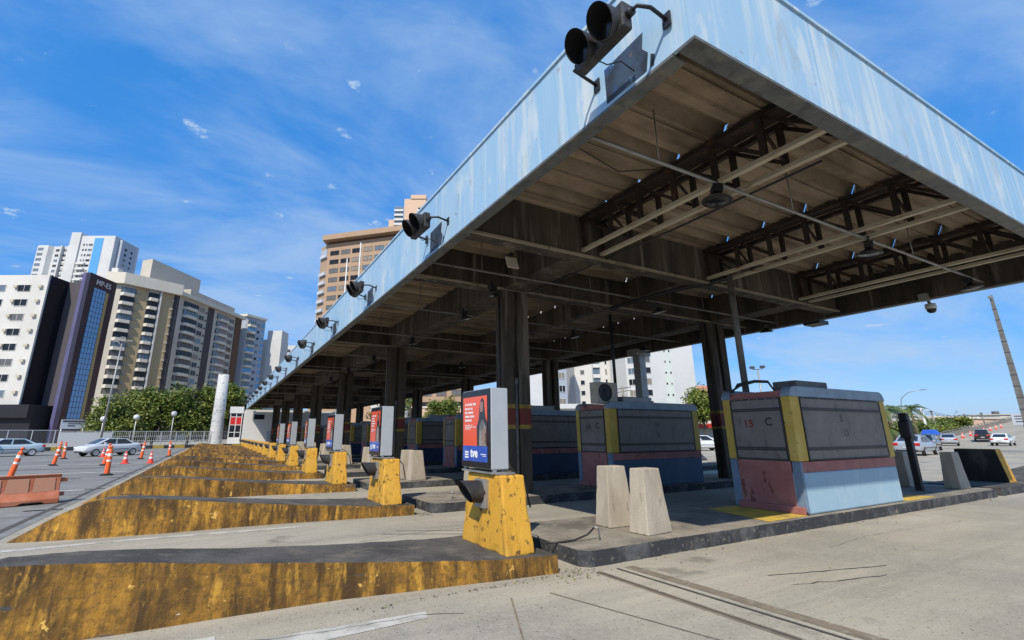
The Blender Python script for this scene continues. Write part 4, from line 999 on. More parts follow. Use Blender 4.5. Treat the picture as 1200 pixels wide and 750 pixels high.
# ------------------------------------------------------------------ vegetation
def crown_mesh(ells, n, size, seed):
    rnd = random.Random(seed); m = MB()
    cl = []
    for _ in range(max(40, n // 55)):
        e = rnd.choices(ells, [q[3] * q[4] * q[5] for q in ells])[0]
        while True:
            v = Vector((rnd.uniform(-1, 1), rnd.uniform(-1, 1), rnd.uniform(-1, 1)))
            if .25 < v.length < 1: break
        v = v.normalized() * (v.length ** .4)
        rr_ = rnd.uniform(.78, 1.12)
        cl.append((Vector((e[0] + v.x * e[3] * rr_, e[1] + v.y * e[4] * rr_, e[2] + v.z * e[5] * rr_)), rnd.uniform(.6, 1.3) * size * 1.9))
    for _ in range(n):
        q, sg = rnd.choice(cl)
        c = q + Vector((rnd.gauss(0, sg), rnd.gauss(0, sg), rnd.gauss(0, sg * .75)))
        a = Vector((rnd.gauss(0, 1), rnd.gauss(0, 1), rnd.gauss(0, .6))).normalized(); b = a.cross(Vector((rnd.gauss(0, 1), rnd.gauss(0, 1), rnd.gauss(0, 1)))).normalized()
        s = size * rnd.uniform(.5, 1.25)
        m.poly([c - a * s, c + b * s * .5, c + a * s, c - b * s * .5])
    return m
def tree(name, lab, loc, ells, n, size, mat, seed, trunk=(.22, 3), group=None):
    t = thing(name, lab, 'tree', loc, 0, group)
    m = MB(); top = max(e[2] for e in ells)
    m.tube([(0, 0, 0), (.1, .05, trunk[1] * .5), (-.05, .1, trunk[1])], trunk[0], 8, r1=trunk[0] * .7)
    for e in ells: m.tube([(-.05, .1, trunk[1] * .8), (e[0] * .5, e[1] * .5, (trunk[1] + e[2]) * .5), (e[0] * .9, e[1] * .9, e[2])], trunk[0] * .5, 6, r1=.03)
    m.build('trunk', bark, t)
    crown_mesh(ells, n, size, seed).build('crown', mat, t, fixn=False)
    return t
def blob(w_, h_, z, k, seed):
    rnd = random.Random(seed); out = [(0, 0, z, w_ * .6, w_ * .6, h_ * .5)]
    for i in range(k):
        a = rnd.uniform(0, 6.28); out.append((math.cos(a) * w_ * .55, math.sin(a) * w_ * .55, z + rnd.uniform(-.4, .4) * h_, w_ * rnd.uniform(.3, .5), w_ * rnd.uniform(.3, .5), h_ * rnd.uniform(.25, .4)))
    return out
TG = 'trees behind the plaza railing'
for i, (x, y, w_, h_, z, mt, lab) in enumerate([(-13.2, 88.5, 4.2, 4.6, 3.7, leaf_b, 'bright yellow green tree beside the tall light pole'), (-8.6, 91.5, 4.8, 5.2, 5.0, leaf_a, 'broad green tree at the middle of the plaza trees'),
                                               (-3.9, 92.5, 4.6, 6.0, 5.4, leaf_a, 'dark green tree left of the white round column'), (.8, 94, 4.2, 6.4, 6.2, leaf_a, 'tallest green tree directly behind the white round column'), (4.6, 93.5, 2.6, 4.6, 5.0, leaf_a, 'narrow green tree between the white column and the canopy end'),
                                               (-10.8, 86.5, 2.8, 3.2, 2.6, leaf_b, 'low yellow green bushy tree behind the white wall section')]):
    tree('leafy_tree', lab, (x, y, 0), blob(w_ * 1.05, h_ * 1.05, z * 1.06, 9, i + 3), 13000, .25, mt, i, (.2, 2.5), TG)
tree('street_tree', 'bright green street tree seen between the booth marked 14 and the dark column', (74, 55.5, 0), blob(4.2, 4.6, 6.0, 7, 21), 7000, .28, leaf_b, 21, (.24, 4))
tree('street_tree', 'distant tree glimpsed under the canopy beside the far columns', (32, 73, 0), blob(3.5, 4, 5, 6, 22), 6000, .25, leaf_b, 22, (.2, 3))
tree('street_tree', 'small green tree glimpsed deep beneath the canopy left of the nearest column', (22, 68, 0), blob(2.6, 4, 4.4, 5, 23), 5000, .24, leaf_b, 23, (.2, 3))
def palm(lab, loc, h, seed, rF=2.6):
    rnd = random.Random(seed); t = thing('palm_tree', lab, 'palm tree', loc, 0, 'palms by the bridge road')
    m = MB(); m.tube([(0, 0, 0), (.2, .1, h * .5), (.1, .2, h)], .2, 8, r1=.13); m.build('trunk', bark, t); m = MB()
    for k in range(20):
        a = k * 2.4 + rnd.uniform(-.2, .2); el = rnd.uniform(-.3, 1.1); pts = []
        for j in range(8):
            s = j / 7; r = rF * s * math.cos(el * .6) ; z = h + rF * (math.sin(el) * s - .75 * s * s); pts.append(Vector((.1 + r * math.cos(a), .2 + r * math.sin(a), z)))
        sd = Vector((-math.sin(a), math.cos(a), 0))
        for j in range(7):
            for q_ in range(3):
                p = pts[j].lerp(pts[j + 1], q_ / 3); wd = .55 * math.sin(min(1, (j + q_ / 3 + .6) / 7) * 3.0) + .06
                for s in (-1, 1): m.poly([p, p + (pts[j + 1] - pts[j]) * .3, p + sd * s * wd + Vector((0, 0, -wd * .55)) + (pts[j + 1] - pts[j]) * .5])
    m.build('crown', leaf_c, t, fixn=False); return t
palm('palm tree right beside the booth marked 15, partly hidden by it', (67, 26.3, 0), 4.1, 1, 2.8)
palm('palm tree behind the thin black reader post', (86, 31.0, 0), 4.9, 2, 2.2)
palm('yellowish small palm in front of the taller one at the booth edge', (66, 26.2, 0), 2.2, 3, 1.8)
for i, (x, y, w_, h_, z) in enumerate([(94, 36, 2.6, 1.9, 1.9), (99, 36.6, 2.6, 2.0, 2.1), (105, 37.6, 2.6, 1.8, 2.0), (114, 39, 3, 1.5, 2.0), (126, 41.5, 3.2, 1.4, 1.9), (140, 44, 3.6, 1.5, 1.8), (86, 34.8, 2.2, 1.5, 1.3)]):
    tree('roadside_tree', f'dark green roadside tree beyond the guardrail, {NTH[i]} going right from the palms', (x, y, gz(x) - 1), blob(w_, h_, z + .4, 6, 40 + i), 4500, .26, leaf_a, 40 + i, (.2, 2), 'roadside trees')
sheet('grass_verge', [(58, 40), (90, 46.5), (90, 70), (58, 60)], grass_m, .02)

# ------------------------------------------------------------------ right side: guardrail, poles, houses
t = thing('guardrail', 'long grey concrete guardrail climbing beside the bridge road', 'guardrail', (0, 0, 0)); m = MB(); xx = [70, 80, 90, 98, 106, 115, 130, 145, 160, 180, 200, 230, 260, 300]
gl = lambda x: 33 + (x - 95) * .145
for a, b in zip(xx, xx[1:]):
    ya, yb = gl(a), gl(b); m.hexa([(a, ya, gz(a) - .1), (b, yb, gz(b) - .1), (b, yb + .3, gz(b) - .1), (a, ya + .3, gz(a) - .1)], [(a, ya, gz(a) + .75), (b, yb, gz(b) + .75), (b, yb + .3, gz(b) + .75), (a, ya + .3, gz(a) + .75)])
m.build('parapet', kerb_grey, t); m = MB()
for a, b in zip(xx, xx[1:]):
    m.bar((a, gl(a) + .15, gz(a) + 1.05), (b, gl(b) + .15, gz(b) + 1.05), .08, .1)
    for k in range(4): x = lerp(a, b, k / 4); m.box(x - .06, x + .06, gl(x) + .09, gl(x) + .21, gz(x) + .7, gz(x) + 1.05)
m.build('handrail', galv_m, t)
mast_m = M('mast_grey_concrete', (.17, .165, .155), .85, [((.09, .088, .084), 2, I1, .45, .65, .7)])
t = thing('concrete_mast', 'tall tapered concrete mast with stepped notches at the right edge', 'mast', (58.6, 13.75, 0)); m = MB()
m.hexa([(-.24, -.24, 0), (.24, -.24, 0), (.24, .24, 0), (-.24, .24, 0)], [(-.1, -.1, 12.9), (.1, -.1, 12.9), (.1, .1, 12.9), (-.1, .1, 12.9)]); m.build('shaft', mast_m, t); m = MB()
for k in range(12):
    z = 1.5 + k * .95; f = g2 = lerp(.24, .1, z / 12.9); m.box(-f - .008, f + .008, -g2 - .008, g2 + .008, z, z + .09)
m.build('step_ring', w_charcoal, t); m = MB(); m.bar((-.4, 0, 12.9), (.4, 0, 13.0), .06, .06); m.box(-.5, -.2, -.1, .1, 12.95, 13.15); m.box(.0, .14, -.1, .1, 13, 13.3); m.build('lamp', galv_m, t)
t = thing('road_sign', 'small pale rectangular sign at the foot of the concrete mast', 'sign', (62, 14.85, 0)); m = MB(); m.box(-.03, .03, -.6, .6, 2.25, 3.2); m.build('board', sign_pale, t); m = MB()
for z in (2.95, 2.72, 2.48): m.box(-.04, -.031, -.4, .4, z, z + .08)
m.build('lettering', w_charcoal, t); m = MB(); m.tube([(0.09, 0, 0), (.09, 0, 3)], .05, 6); m.build('post', galv_m, t)
for i, (x, y, h, lab) in enumerate([(100, 34.6, 5.2, 'pale totem pole with a platform top, right of the palm trees'), (110, 36.8, 4.6, 'leaning timber power pole left of the yellow houses'), (140, 41.6, 3.2, 'power pole in front of the yellow houses'), (90, 35, 5.7, 'power pole behind the palm crowns'), (160, 44.5, 3, 'power pole near the pale factory building')]):
    t = thing('power_pole', lab, 'power pole', (x, y, gz(x) - .5)); m = MB(); m.tube([(0, 0, 0), (.2, .3, h + .5)], .16 if i else .2, 8, r1=.1 if i else .17); m.build('pole', kerb_grey if i else white_m, t)
    m = MB(); m.bar((-.9 if i else -.5, -.3, h + .2), (1.1 if i else .8, .8, h + .3), .12, .12); m.build('crossarm', w_charcoal if i else galv_m, t)
t = thing('overhead_wires', 'overhead power wires sagging between the poles on the right', 'wires', (0, 0, 0)); m = MB()
for k in range(3):
    m.tube([(90, 35, 5.6 - k * .25), (100, 36, 4.9 - k * .25), (110, 36.8, 5.1 - k * .2), (125, 39.4, 4.7 - k * .2), (140, 41.6, 5.2 - k * .15), (150, 43, 5.2 - k * .15), (160, 44.5, 5.9 - k * .15)], .025, 4)
m.build('wire', black_m, t)
t = thing('street_lamp', 'thin curved street lamp arching above the palm trees on the right', 'street lamp', (90, 33.6, gz(90))); m = MB(); m.tube([(0, 0, 0), (0, 0, 5.6), (.1, -.2, 6.6), (.3, -1.1, 7.4), (.5, -2.6, 7.7)], .05, 6); m.build('pole', galv_m, t); m = MB(); m.box(.3, .7, -3.1, -2.5, 7.62, 7.72); m.build('lamp_head', galv_m, t)
t = thing('floodlight_mast', 'small mast with two floodlights above the booth marked 15, far away', 'mast', (59.5, 36.0, 0)); m = MB(); m.tube([(0, 0, 0), (0, 0, 9.4)], .1, 6); m.build('pole', galv_m, t); m = MB(); m.bar((-.6, .3, 9.4), (.6, -.3, 9.5), .08, .08); m.box(-.9, -.4, .1, .5, 9.5, 9.8); m.box(.3, .8, -.5, -.1, 9.6, 9.9); m.build('lamp', w_charcoal, t)
t = thing('power_pole', 'grey utility pole with crossarm in front of the long white wall', 'power pole', (46, 46, 0)); m = MB(); m.tube([(0, 0, 0), (0, 0, 7.6)], .14, 6); m.build('pole', kerb_grey, t); m = MB(); m.bar((-.9, .4, 7.2), (1.0, -.5, 7.5), .1, .1); m.bar((-.6, .4, 6.8), (1.0, -.5, 7.1), .08, .08); m.build('crossarm', w_charcoal, t)
HG = 'low houses beyond the bridge road'
for i, (x, y, lx, ly, h, mt, lab) in enumerate([(190, 62, 16, 9, 5.7, w_beige2, 'low peach house right of the power pole'), (176, 60, 10, 6, 5.0, w_cornice, 'low cream house behind the roadside trees'), (205, 68, 16, 8, 6.2, w_cornice, 'cream terrace far right above the guardrail'), (190, 55, 16, 6, 5.2, w_beige2, 'low peach house nearest the pale factory'),
                                                (232, 59.5, 20, 8.0, 7.0, w_cornice, 'long pale factory building above the ramp with a roof tank'), (255, 82, 30, 8, 6.8, w_white, 'small white block at the skyline'), (120, 45.5, 5, 3, 4.8, w_white, 'small white house between the trees')]):
    t = thing('house', lab, 'house', (x, y, 0), -.2, HG); m = MB(); hh = h; m.box(-lx / 2, lx / 2, -ly / 2, ly / 2, 0, hh); m.build('wall', mt, t)
    m = MB(); m.box(-lx / 2 - .3, lx / 2 + .3, -ly / 2 - .3, ly / 2 + .3, hh, hh + .3); m.build('roof', w_cornice, t)
    wq = MB(); wq.box(-.6, .6, -.04, .04, 0, 1.2); me = wq.mesh('window', glass_w)
    for k in range(int(ly / 3) if i not in (4, 3) else 0): place_obj(me, 'window', t, (-lx / 2 - .02, -ly / 2 + 1.6 + 3 * k, hh - 2.2), R(-90))
    if i == 4: m = MB(); m.lathe([(0, hh), (.9, hh), (.9, hh + 1.2), (0, hh + 1.3)], 12, (-6, -1, 0)); m.build('tank', w_charcoal, t)
t = thing('blue_tent', 'small bright blue tarpaulin canopy beside the road on the right', 'canopy', (91, 31.3, gz(91))); m = MB(); m.hexa([(-.8, -.9, 1.3), (.8, -.9, 1.3), (.8, .9, 1.3), (-.8, .9, 1.3)], [(-.5, -.6, 2.0), (.5, -.6, 2.0), (.5, .6, 2.0), (-.5, .6, 2.0)]); m.build('cover', M('blue_tarp', (.02, .1, .5), .5), t)
m = MB()
for sx in (-.75, .75):
    for sy in (-.8, .8): m.tube([(sx, sy, 0), (sx, sy, 1.35)], .05, 6)
m.build('frame', galv_m, t)

# ------------------------------------------------------------------ city buildings
# each building is laid out in the street grid of the blocks behind the plaza: u to the right, d away from the plaza
GA = R(61.4826 - 90)
def building(name, lab, u, d):
    cu, cd = math.cos(GA), math.sin(GA)
    return thing(name, lab, 'building', (u * cu - d * cd, u * cd + d * cu, 0), GA), (u, d)
RW = random.Random(5)
curt = M('curtained_window', (.22, .2, .17), .6); curt2 = M('grey_blind_window', (.11, .115, .12), .5)
GLS = [glass_w] * 5 + [glass_lt, curt2, curt2, curt]
class B:
    def __init__(s, lab, u, d, name='apartment_building'):
        s.t, s.o = building(name, lab, u, d); s.cache = {}
    def L(s, p): return (p[0] - s.o[0], p[1] - s.o[1])
    def prism(s, name, poly, z0, z1, mat, parent=None):
        m = MB(); m.prism([s.L(p) for p in poly], z0, z1); return m.build(name, mat, parent or s.t)
    def frame(s, p0, p1):
        a, b = Vector(s.L(p0)), Vector(s.L(p1)); d = (b - a); return a, d.normalized(), d.length
    def put(s, name, me, p0, p1, t, z, out=0):
        a, d, ln = s.frame(p0, p1); n = Vector((d.y, -d.x)); q = a + d * t + n * out
        return place_obj(me, name, s.t, (q.x, q.y, z), math.atan2(d.y, d.x))
    def win(s, w_, h, frame=white_m, glass=glass_w, deep=.05, mull=1):
        if glass is glass_w: glass = RW.choice(GLS)
        k = ('w', w_, h, frame.name, glass.name, mull)
        if k not in s.cache:
            m = MB(); m.box(-w_ / 2, w_ / 2, -deep, .02, 0, h, 1); e = .07
            m.box(-w_ / 2 - e, w_ / 2 + e, -deep - .05, 0, -e, 0, 0); m.box(-w_ / 2 - e, w_ / 2 + e, -deep - .05, 0, h, h + e, 0)
            for x in [-w_ / 2 - e / 2 + i * (w_ + e) / (mull + 1) for i in range(mull + 2)]: m.box(x - e / 2, x + e / 2, -deep - .045, 0, 0, h, 0)
            s.cache[k] = m.mesh('window', [frame, glass])
        return s.cache[k]
    def bal(s, w_, h, p, mat, rnd=0):
        k = ('b', w_, h, p, mat.name)
        if k not in s.cache:
            c = p * .5
            m = MB(); m.prism([(-w_ / 2, 0), (-w_ / 2 + c, -p), (w_ / 2 - c, -p), (w_ / 2, 0)] if rnd else [(-w_ / 2, 0), (-w_ / 2, -p), (w_ / 2, -p), (w_ / 2, 0)], 0, h)
            s.cache[k] = m.mesh('balcony', [mat])
        return s.cache[k]
    def box(s, w_, h, p, mat, nm='block'):
        k = ('x', w_, h, p, mat.name)
        if k not in s.cache: m = MB(); m.box(-w_ / 2, w_ / 2, -p, 0, 0, h); s.cache[k] = m.mesh(nm, [mat])
        return s.cache[k]
    def strip(s, name, p0, p1, t0, t1, z0, z1, out, mat):
        a, d, ln = s.frame(p0, p1); n = Vector((d.y, -d.x)); q0, q1 = a + d * t0, a + d * t1
        m = MB(); m.hexa([(*(q0 + n * out), z0), (*(q1 + n * out), z0), (*(q1 - n * .01), z0), (*(q0 - n * .01), z0)], [(*(q0 + n * out), z1), (*(q1 + n * out), z1), (*(q1 - n * .01), z1), (*(q0 - n * .01), z1)]); return m.build(name, mat, s.t)

# white office block, far left
b = B('white office block with window air conditioners and a dark glass flank, far left', -96, 100, 'office_building')
b.prism('wall', [(-130, 100), (-96.05, 100), (-96.05, 112), (-130, 112)], 7.9, 36.3, w_white)
b.prism('glass_flank', [(-96.03, 100.4), (-95.9, 100.4), (-95.9, 106), (-96.03, 106)], 7.9, 36.25, w_dark)
a_, d_ = (-130, 100), (-96.05, 100)
b.prism('roof_parapet', [(-128, 103), (-103, 103), (-103, 110), (-128, 110)], 36.3, 37.3, w_white2)
for r in range(8):
    z = 32.5 - 3.3 * r
    for k in range(5):
        uu = -101.0 - 5.5 * k; b.put('window', b.win(2.7, 1.45, w_white, glass_w, .05, 1), a_, d_, uu + 130, z)
        for uu2 in (uu + 1.9 - 3.6, ): b.put('air_conditioner', b.box(.8, .6, .5, cream_m, 'air_conditioner'), a_, d_, uu2 + 130, z + .75)
    b.put('air_conditioner', b.box(.8, .6, .5, cream_m, 'air_conditioner'), a_, d_, -97.3 + 130, z + .75)
b.prism('podium', [(-130, 99.5), (-92.3, 99.5), (-92.3, 112.5), (-130, 112.5)], 0, 5.2, w_podium)
b.prism('podium_slab', [(-130, 98.5), (-92.4, 98.5), (-92.4, 112), (-130, 112)], 5.2, 7.85, w_podium)
# dark tower with MP-ES lettering
b = B('dark purple tower block with MP-ES lettering and a blue glass strip', -91.9, 103, 'office_building')
b.prism('wall', [(-91.35, 103), (-89.7, 103), (-89.7, 111), (-91.35, 111)], 0, 37.9, w_purple)
b.prism('dark_cladding', [(-89.69, 103.0), (-89.55, 103.0), (-89.55, 111.0), (-89.69, 111.0)], 0, 37.9, M('dark_cladding', (.014, .016, .036), .18))
b.prism('dark_wing', [(-95.88, 105.0), (-91.37, 105.0), (-91.37, 112), (-95.88, 112)], 0, 36.2, w_charcoal)
b.strip('front_shadow_strip', (-91, 103), (-89.55, 103), .45, 1.45, 0, 37.9, .03, M('front_shadow_paint', (.03, .027, .05), .4))  # dark strip paints the office block's shadow onto the purple front
p0, p1 = (-89.55, 103), (-89.55, 111)
q = b.strip('glass_strip', p0, p1, 1.6, 5.2, 4, 34.8, .05, glass_bl)
m = MB(); a, dd, ln = b.frame(p0, p1)
for k in range(26): m.box(a.x + .03, a.x + .075, a.y + 1.6, a.y + 5.2, 4 + k * 1.2, 4.07 + k * 1.2)
for k in range(5): m.box(a.x + .03, a.x + .075, a.y + 1.6 + k * .88, a.y + 1.68 + k * .88, 4, 34.8)
m.build('mullion', w_dark, b.t)
b.strip('gold_glass_strip', p0, p1, 5.25, 6.1, 4, 34.6, .05, M('gold_glass', (.3, .25, .12), .2))
text_obj('lettering', 'MP-ES', 1.75, M('pale_metal_letters', (.5, .48, .47), .4), b.t, (a.x + .06, a.y + 4.1, 36.2), (R(90), 0, R(90)), .05, .02)
# tall white tower behind
b = B('tallest white apartment tower with a blue glass strip, behind the dark tower', -230, 250)
F = [(-250.9, 250), (-249, 248.6), (-243.5, 248.6), (-242, 250), (-237, 250), (-236, 249), (-230.2, 249), (-230, 246.5), (-205.5, 246.5)]
b.prism('wall', [(-251, 250), (-249, 248.6), (-243.5, 248.6), (-242, 250.5), (-230, 250.5), (-230, 270), (-251, 270)], 0, 105.5, w_white2)
b.prism('middle_wing', [(-230, 247), (-205.5, 247), (-205.5, 266), (-230, 266)], 0, 110.4, w_white2)
b.prism('core', [(-229.8, 246.2), (-224.5, 246.2), (-224.5, 250), (-229.8, 250)], 0, 112.2, w_white2)
b.prism('side_wing', [(-205.4, 250), (-203.4, 250), (-203.4, 262), (-205.4, 262)], 0, 109, w_grey)
b.strip('glass_strip', (-230, 247), (-205.5, 247), 13.3, 18.2, 60, 109, .15, glass_bl)
for x in (-244, -237, -233): b.strip('pilaster', (-251, 250.5), (-230, 250.5), x + 251, x + 251.8, 60, 105.5, 1.6, w_white2)
for r in range(9):
    z = 102.4 - 3.1 * r
    for uu, w_ in ((-247.5, 3.0), (-246, 0)):
        if w_: b.put('window', b.win(w_, 1.6, white_m, glass_lt, .05, 2), (-249, 248.6), (-243.5, 248.6), uu + 249, z)
    for uu in (-239.5, -235, -231.6): b.put('window', b.win(2.0, 1.4, white_m, glass_w, .05, 1), (-251, 250.5), (-230, 250.5), uu + 251, z)
    if r > 1: b.put('balcony', b.bal(4.2, 1.0, 1.2, white_m), (-251, 250.5), (-230, 250.5), -232.6 + 251, z - 1.1)
    for uu, w_ in ((-222.2, .8), (-220.6, .8), (-218.4, 2.2)): b.put('window', b.win(w_, 1.2, white_m, glass_w, .05, 0), (-230, 247), (-205.5, 247), uu + 230, z + 2)
    if r > 2: b.put('balcony', b.bal(4.4, 1.0, 1.2, white_m), (-230, 247), (-205.5, 247), -221.5 + 230, z)
    b.put('window', b.win(1.8, 1.6, w_grey, glass_w, .05, 1), (-203.4, 250), (-203.4, 262), 3.5, z + 1); b.put('window', b.win(1.4, 1.4, w_grey, glass_w, .05, 0), (-203.4, 250), (-203.4, 262), 8, z + 1)
# beige apartment block
b = B('large beige and tan apartment block with white balconies and a pale roof band', -118, 150)
Bp, Cp, Dp = (-118.2, 150), (-108.9, 163.4), (-104.8, 201.5)
A0 = (-122.6, 149)
b.prism('wall', [A0, Bp, Cp, Dp, (-125, 203), (-128, 160)], 0, 50.4, w_beige)
b.prism('roof_slab', [(-123.2, 147.6), (-117.6, 148.6), (-107.2, 163.0), (-109.0, 166), (-124, 166)], 50.2, 54.0, w_cornice)
b.prism('roof_slab', [(-110, 163), (-107.2, 163.4), (-103.2, 202.4), (-124, 203)], 50.4, 51.7, w_cornice)
b.prism('penthouse', [(-118, 168), (-107.5, 168), (-105.4, 196), (-118, 196)], 51.7, 54.0, w_beige)
b.prism('roof_tower', [(-121.5, 160), (-116.9, 158.6), (-113.8, 183), (-121, 184)], 54, 62.5, w_beige)
b.prism('white_corner', [(-122.7, 148.7), (-120.7, 148.9), (-120.7, 151), (-122.7, 151)], 38, 55.6, w_white)
m = MB(); 
for k in range(14): m.box(-2.0 + k * .2, -1.95 + k * .2, 9 + k * 1.8, 9.05 + k * 1.8, 62.5, 63.6)
m.build('railing', galv_m, b.t)
LF = (Vector(Cp) - Vector(Bp)).length; LS = (Vector(Dp) - Vector(Cp)).length
b.strip('tan_wall', Bp, Cp, 3.4, 7.0, 0, 50.1, .08, w_tan); b.strip('tan_wall', Bp, Cp, 11.0, 15.0, 0, 50.1, .08, w_tan)
b.strip('fin', Bp, Cp, 10.5, 10.95, 0, 50.0, 1.0, white_m); b.strip('dark_strip', Bp, Cp, 15.1, 16.3, 0, 50.1, .05, w_fin)
b.strip('dark_strip', Cp, Dp, .1, .9, 0, 50.3, .05, w_fin); b.strip('dark_strip', Cp, Dp, 16.5, 20.3, 0, 50.3, .06, w_fin); b.strip('brown_edge', Cp, Dp, 34.2, LS - .05, 0, 50.3, .3, w_brown_dk)
for r in range(15):
    z = 47.2 - 3.02 * r
    if z < 3: break
    for t0, w_ in ((1.2, 4.2), (8.75, 3.3)):
        b.put('balcony', b.bal(w_, 1.05, 1.15, w_cornice, 1), Bp, Cp, t0, z - .9); b.put('balcony_window', b.win(w_ - .3, 1.75, w_fin, (glass_w, glass_lt)[(r * 7 + int(t0)) % 6 == 1], .3, 2), Bp, Cp, t0, z + .17)
    for t0 in (5.0, ): b.put('air_conditioner', b.box(.7, .6, .4, galv_m, 'air_conditioner'), Bp, Cp, 4.0, z + .6, .1)
    b.put('air_conditioner', b.box(.7, .6, .4, cream_m, 'air_conditioner'), Bp, Cp, 14.7, z + .3, .1)
    for t0, w_ in ((7.2, 7.6), (26.2, 7.6)):
        b.put('balcony', b.bal(w_ - 1.6, 1.05, 1.1, w_cornice, 1), Cp, Dp, t0, z - .9); b.put('balcony_window', b.win(w_, 1.75, w_fin, (glass_w, glass_lt)[(r * 5 + int(t0)) % 5 == 1], .25, 3), Cp, Dp, t0, z + .17)
    for t0 in (13.2, 32.0): b.put('window', b.win(2.7, 1.7, w_beige, glass_w, .05, 1), Cp, Dp, t0, z + .1)
    for t0 in (15.6, 22.3): b.put('air_conditioner', b.box(.6, .5, .35, w_charcoal, 'air_conditioner'), Cp, Dp, t0, z + .2)
# bluish condo next to it
b = B('grey blue apartment block with blue glass balconies, right of the beige block', -105, 205)
Ep, Fp = (-104.6, 206), (-100.4, 215)
b.prism('wall', [(-112, 207), Ep, Fp, (-110, 217)], 0, 53, w_grey); b.prism('roof_slab', [(-112.5, 206.5), (-104.2, 205), (-99.8, 215.2), (-110.5, 217.6)], 53, 54, w_cornice)
for r in range(14):
    z = 49.5 - 3.05 * r
    b.put('balcony', b.bal(4.4, 1.0, 1.3, w_cornice, 1), Ep, Fp, 2.6, z - .9); b.put('balcony_window', b.win(4.4, 1.8, w_cornice, (glass_lt, glass_bl, glass_w)[r % 3], .3, 3), Ep, Fp, 2.6, z + .12)
    b.put('window', b.win(1.3, 1.1, w_grey, glass_w, .05, 0), Ep, Fp, 6.4, z); b.put('window', b.win(1.3, 1.6, w_grey, glass_bl, .05, 0), Ep, Fp, 9.0, z)
# white slabs
b = B('narrow plain white tower with few windows, left of the canopy signals', -105, 220)
b.prism('wall', [(-105.3, 220), (-94.2, 220), (-94.2, 228), (-105.3, 228)], 0, 45.2, w_white2); b.prism('stair_tower', [(-100.8, 219.5), (-94.1, 219.5), (-94.1, 227), (-100.8, 227)], 0, 49.4, w_white2)
for r in range(12): b.put('window', b.win(.5, .5, white_m, glass_w, .05, 0), (-105.3, 220), (-94.2, 220), 1.6, 42 - 3 * r)
b = B('white apartment building with windows behind the plain white tower', -102, 240)
b.prism('wall', [(-103, 240), (-93.5, 240), (-93.5, 250), (-103, 250)], 0, 46, w_white2)
for r in range(8):
    for k in range(3): b.put('window', b.win(1.6, 1.4, white_m, glass_w, .05, 1), (-103, 240), (-93.5, 240), 1.6 + 2.9 * k, 42.5 - 3 * r)
b = B('low white apartment building with pale balconies, behind the round column', -110, 232)
b.prism('wall', [(-117, 232), (-105.8, 232), (-105.8, 240), (-117, 240)], 0, 37.5, w_white)
for r in range(8):
    z = 33.5 - 3 * r
    b.put('window', b.win(3.2, 1.5, white_m, glass_lt, .05, 2), (-117, 232), (-105.8, 232), 3.2, z); b.put('window', b.win(2.2, 1.3, white_m, glass_w, .05, 1), (-117, 232), (-105.8, 232), 8.4, z)
# brown hotel
b = B('brown hotel block with long window rows and an overhanging roof, behind the canopy', -60, 170, 'hotel_building')
G0, G1 = (-58.2, 169), (-10, 155)
b.prism('wall', [(-62, 172.5), G0, G1, (-10, 185), (-60, 188)], 0, 72.0, w_brown)
b.prism('roof_slab', [(-60, 167), (-9, 152.5), (-8, 187), (-60, 189)], 73.0, 75.0, w_brown); b.prism('roof_gap', [(-58, 169.3), (-10, 155.4), (-10, 184), (-58, 187)], 71.9, 73.1, w_brown_dk)
hl = (Vector(G1) - Vector(G0)).length
for r in range(12):
    z = 67.4 - 3.55 * r
    for k in range(8): b.put('window', b.win(3.7, 1.65, w_brown_dk, glass_w, .05, 1), G0, G1, 3.0 + 4.7 * k, z)
    b.put('corner_balcony', b.bal(4.2, 1.2, .8, sign_pale), (-62, 172.5), G0, 2.9, z - .6) if r != 1 else None
b.strip('glass_corner', (-62, 172.5), G0, .3, 4.9, 66.5, 70.3, .3, w_grey)
# beige tower behind the hotel
b = B('pinkish beige tower with glazed balconies, rising behind the brown hotel', -50, 270)
b.prism('wall', [(-56.9, 270), (-34, 270), (-34, 290), (-56.9, 290)], 0, 130.5, w_beige2); b.prism('upper_block', [(-47.6, 269.5), (-34, 269.5), (-34, 288), (-47.6, 288)], 130.4, 144.5, w_beige2); b.prism('core', [(-43.6, 269), (-34, 269), (-34, 286), (-43.6, 286)], 144.4, 147, w_beige2)
for r in range(8):
    z = 137 - 3.1 * r; b.put('balcony', b.bal(5.6, 1.2, 1.0, white_m), (-56.9, 269.5), (-34, 269.5), 6.2, z - 1.3); b.put('balcony_window', b.win(5.4, 1.8, white_m, glass_lt, .3, 2), (-56.9, 269.5), (-34, 269.5), 6.2, z)
    b.put('balcony', b.bal(3.4, 1.1, .9, white_m), (-56.9, 269.5), (-34, 269.5), 19.5, z - 1.2); b.put('window', b.win(3.0, 1.5, white_m, glass_w, .05, 1), (-56.9, 269.5), (-34, 269.5), 19.5, z); b.put('window', b.win(.5, .7, white_m, glass_w, .05, 0), (-56.9, 270), (-34, 270), 10.6, z)
# flag poles in front of the hotel
for k, (u, d, h) in enumerate(((-28.5, 95, 38), (-25.8, 95, 41.6))):
    t, _ = building('flag_pole', ('shorter white flag pole before the brown hotel', 'taller white flag pole before the brown hotel')[k], u, d); t['category'] = 'flag pole'; t['group'] = 'flag poles before the hotel'
    m = MB(); m.tube([(0, 0, 0), (0, 0, h)], .22, 8, r1=.12); m.build('pole', white_m, t)
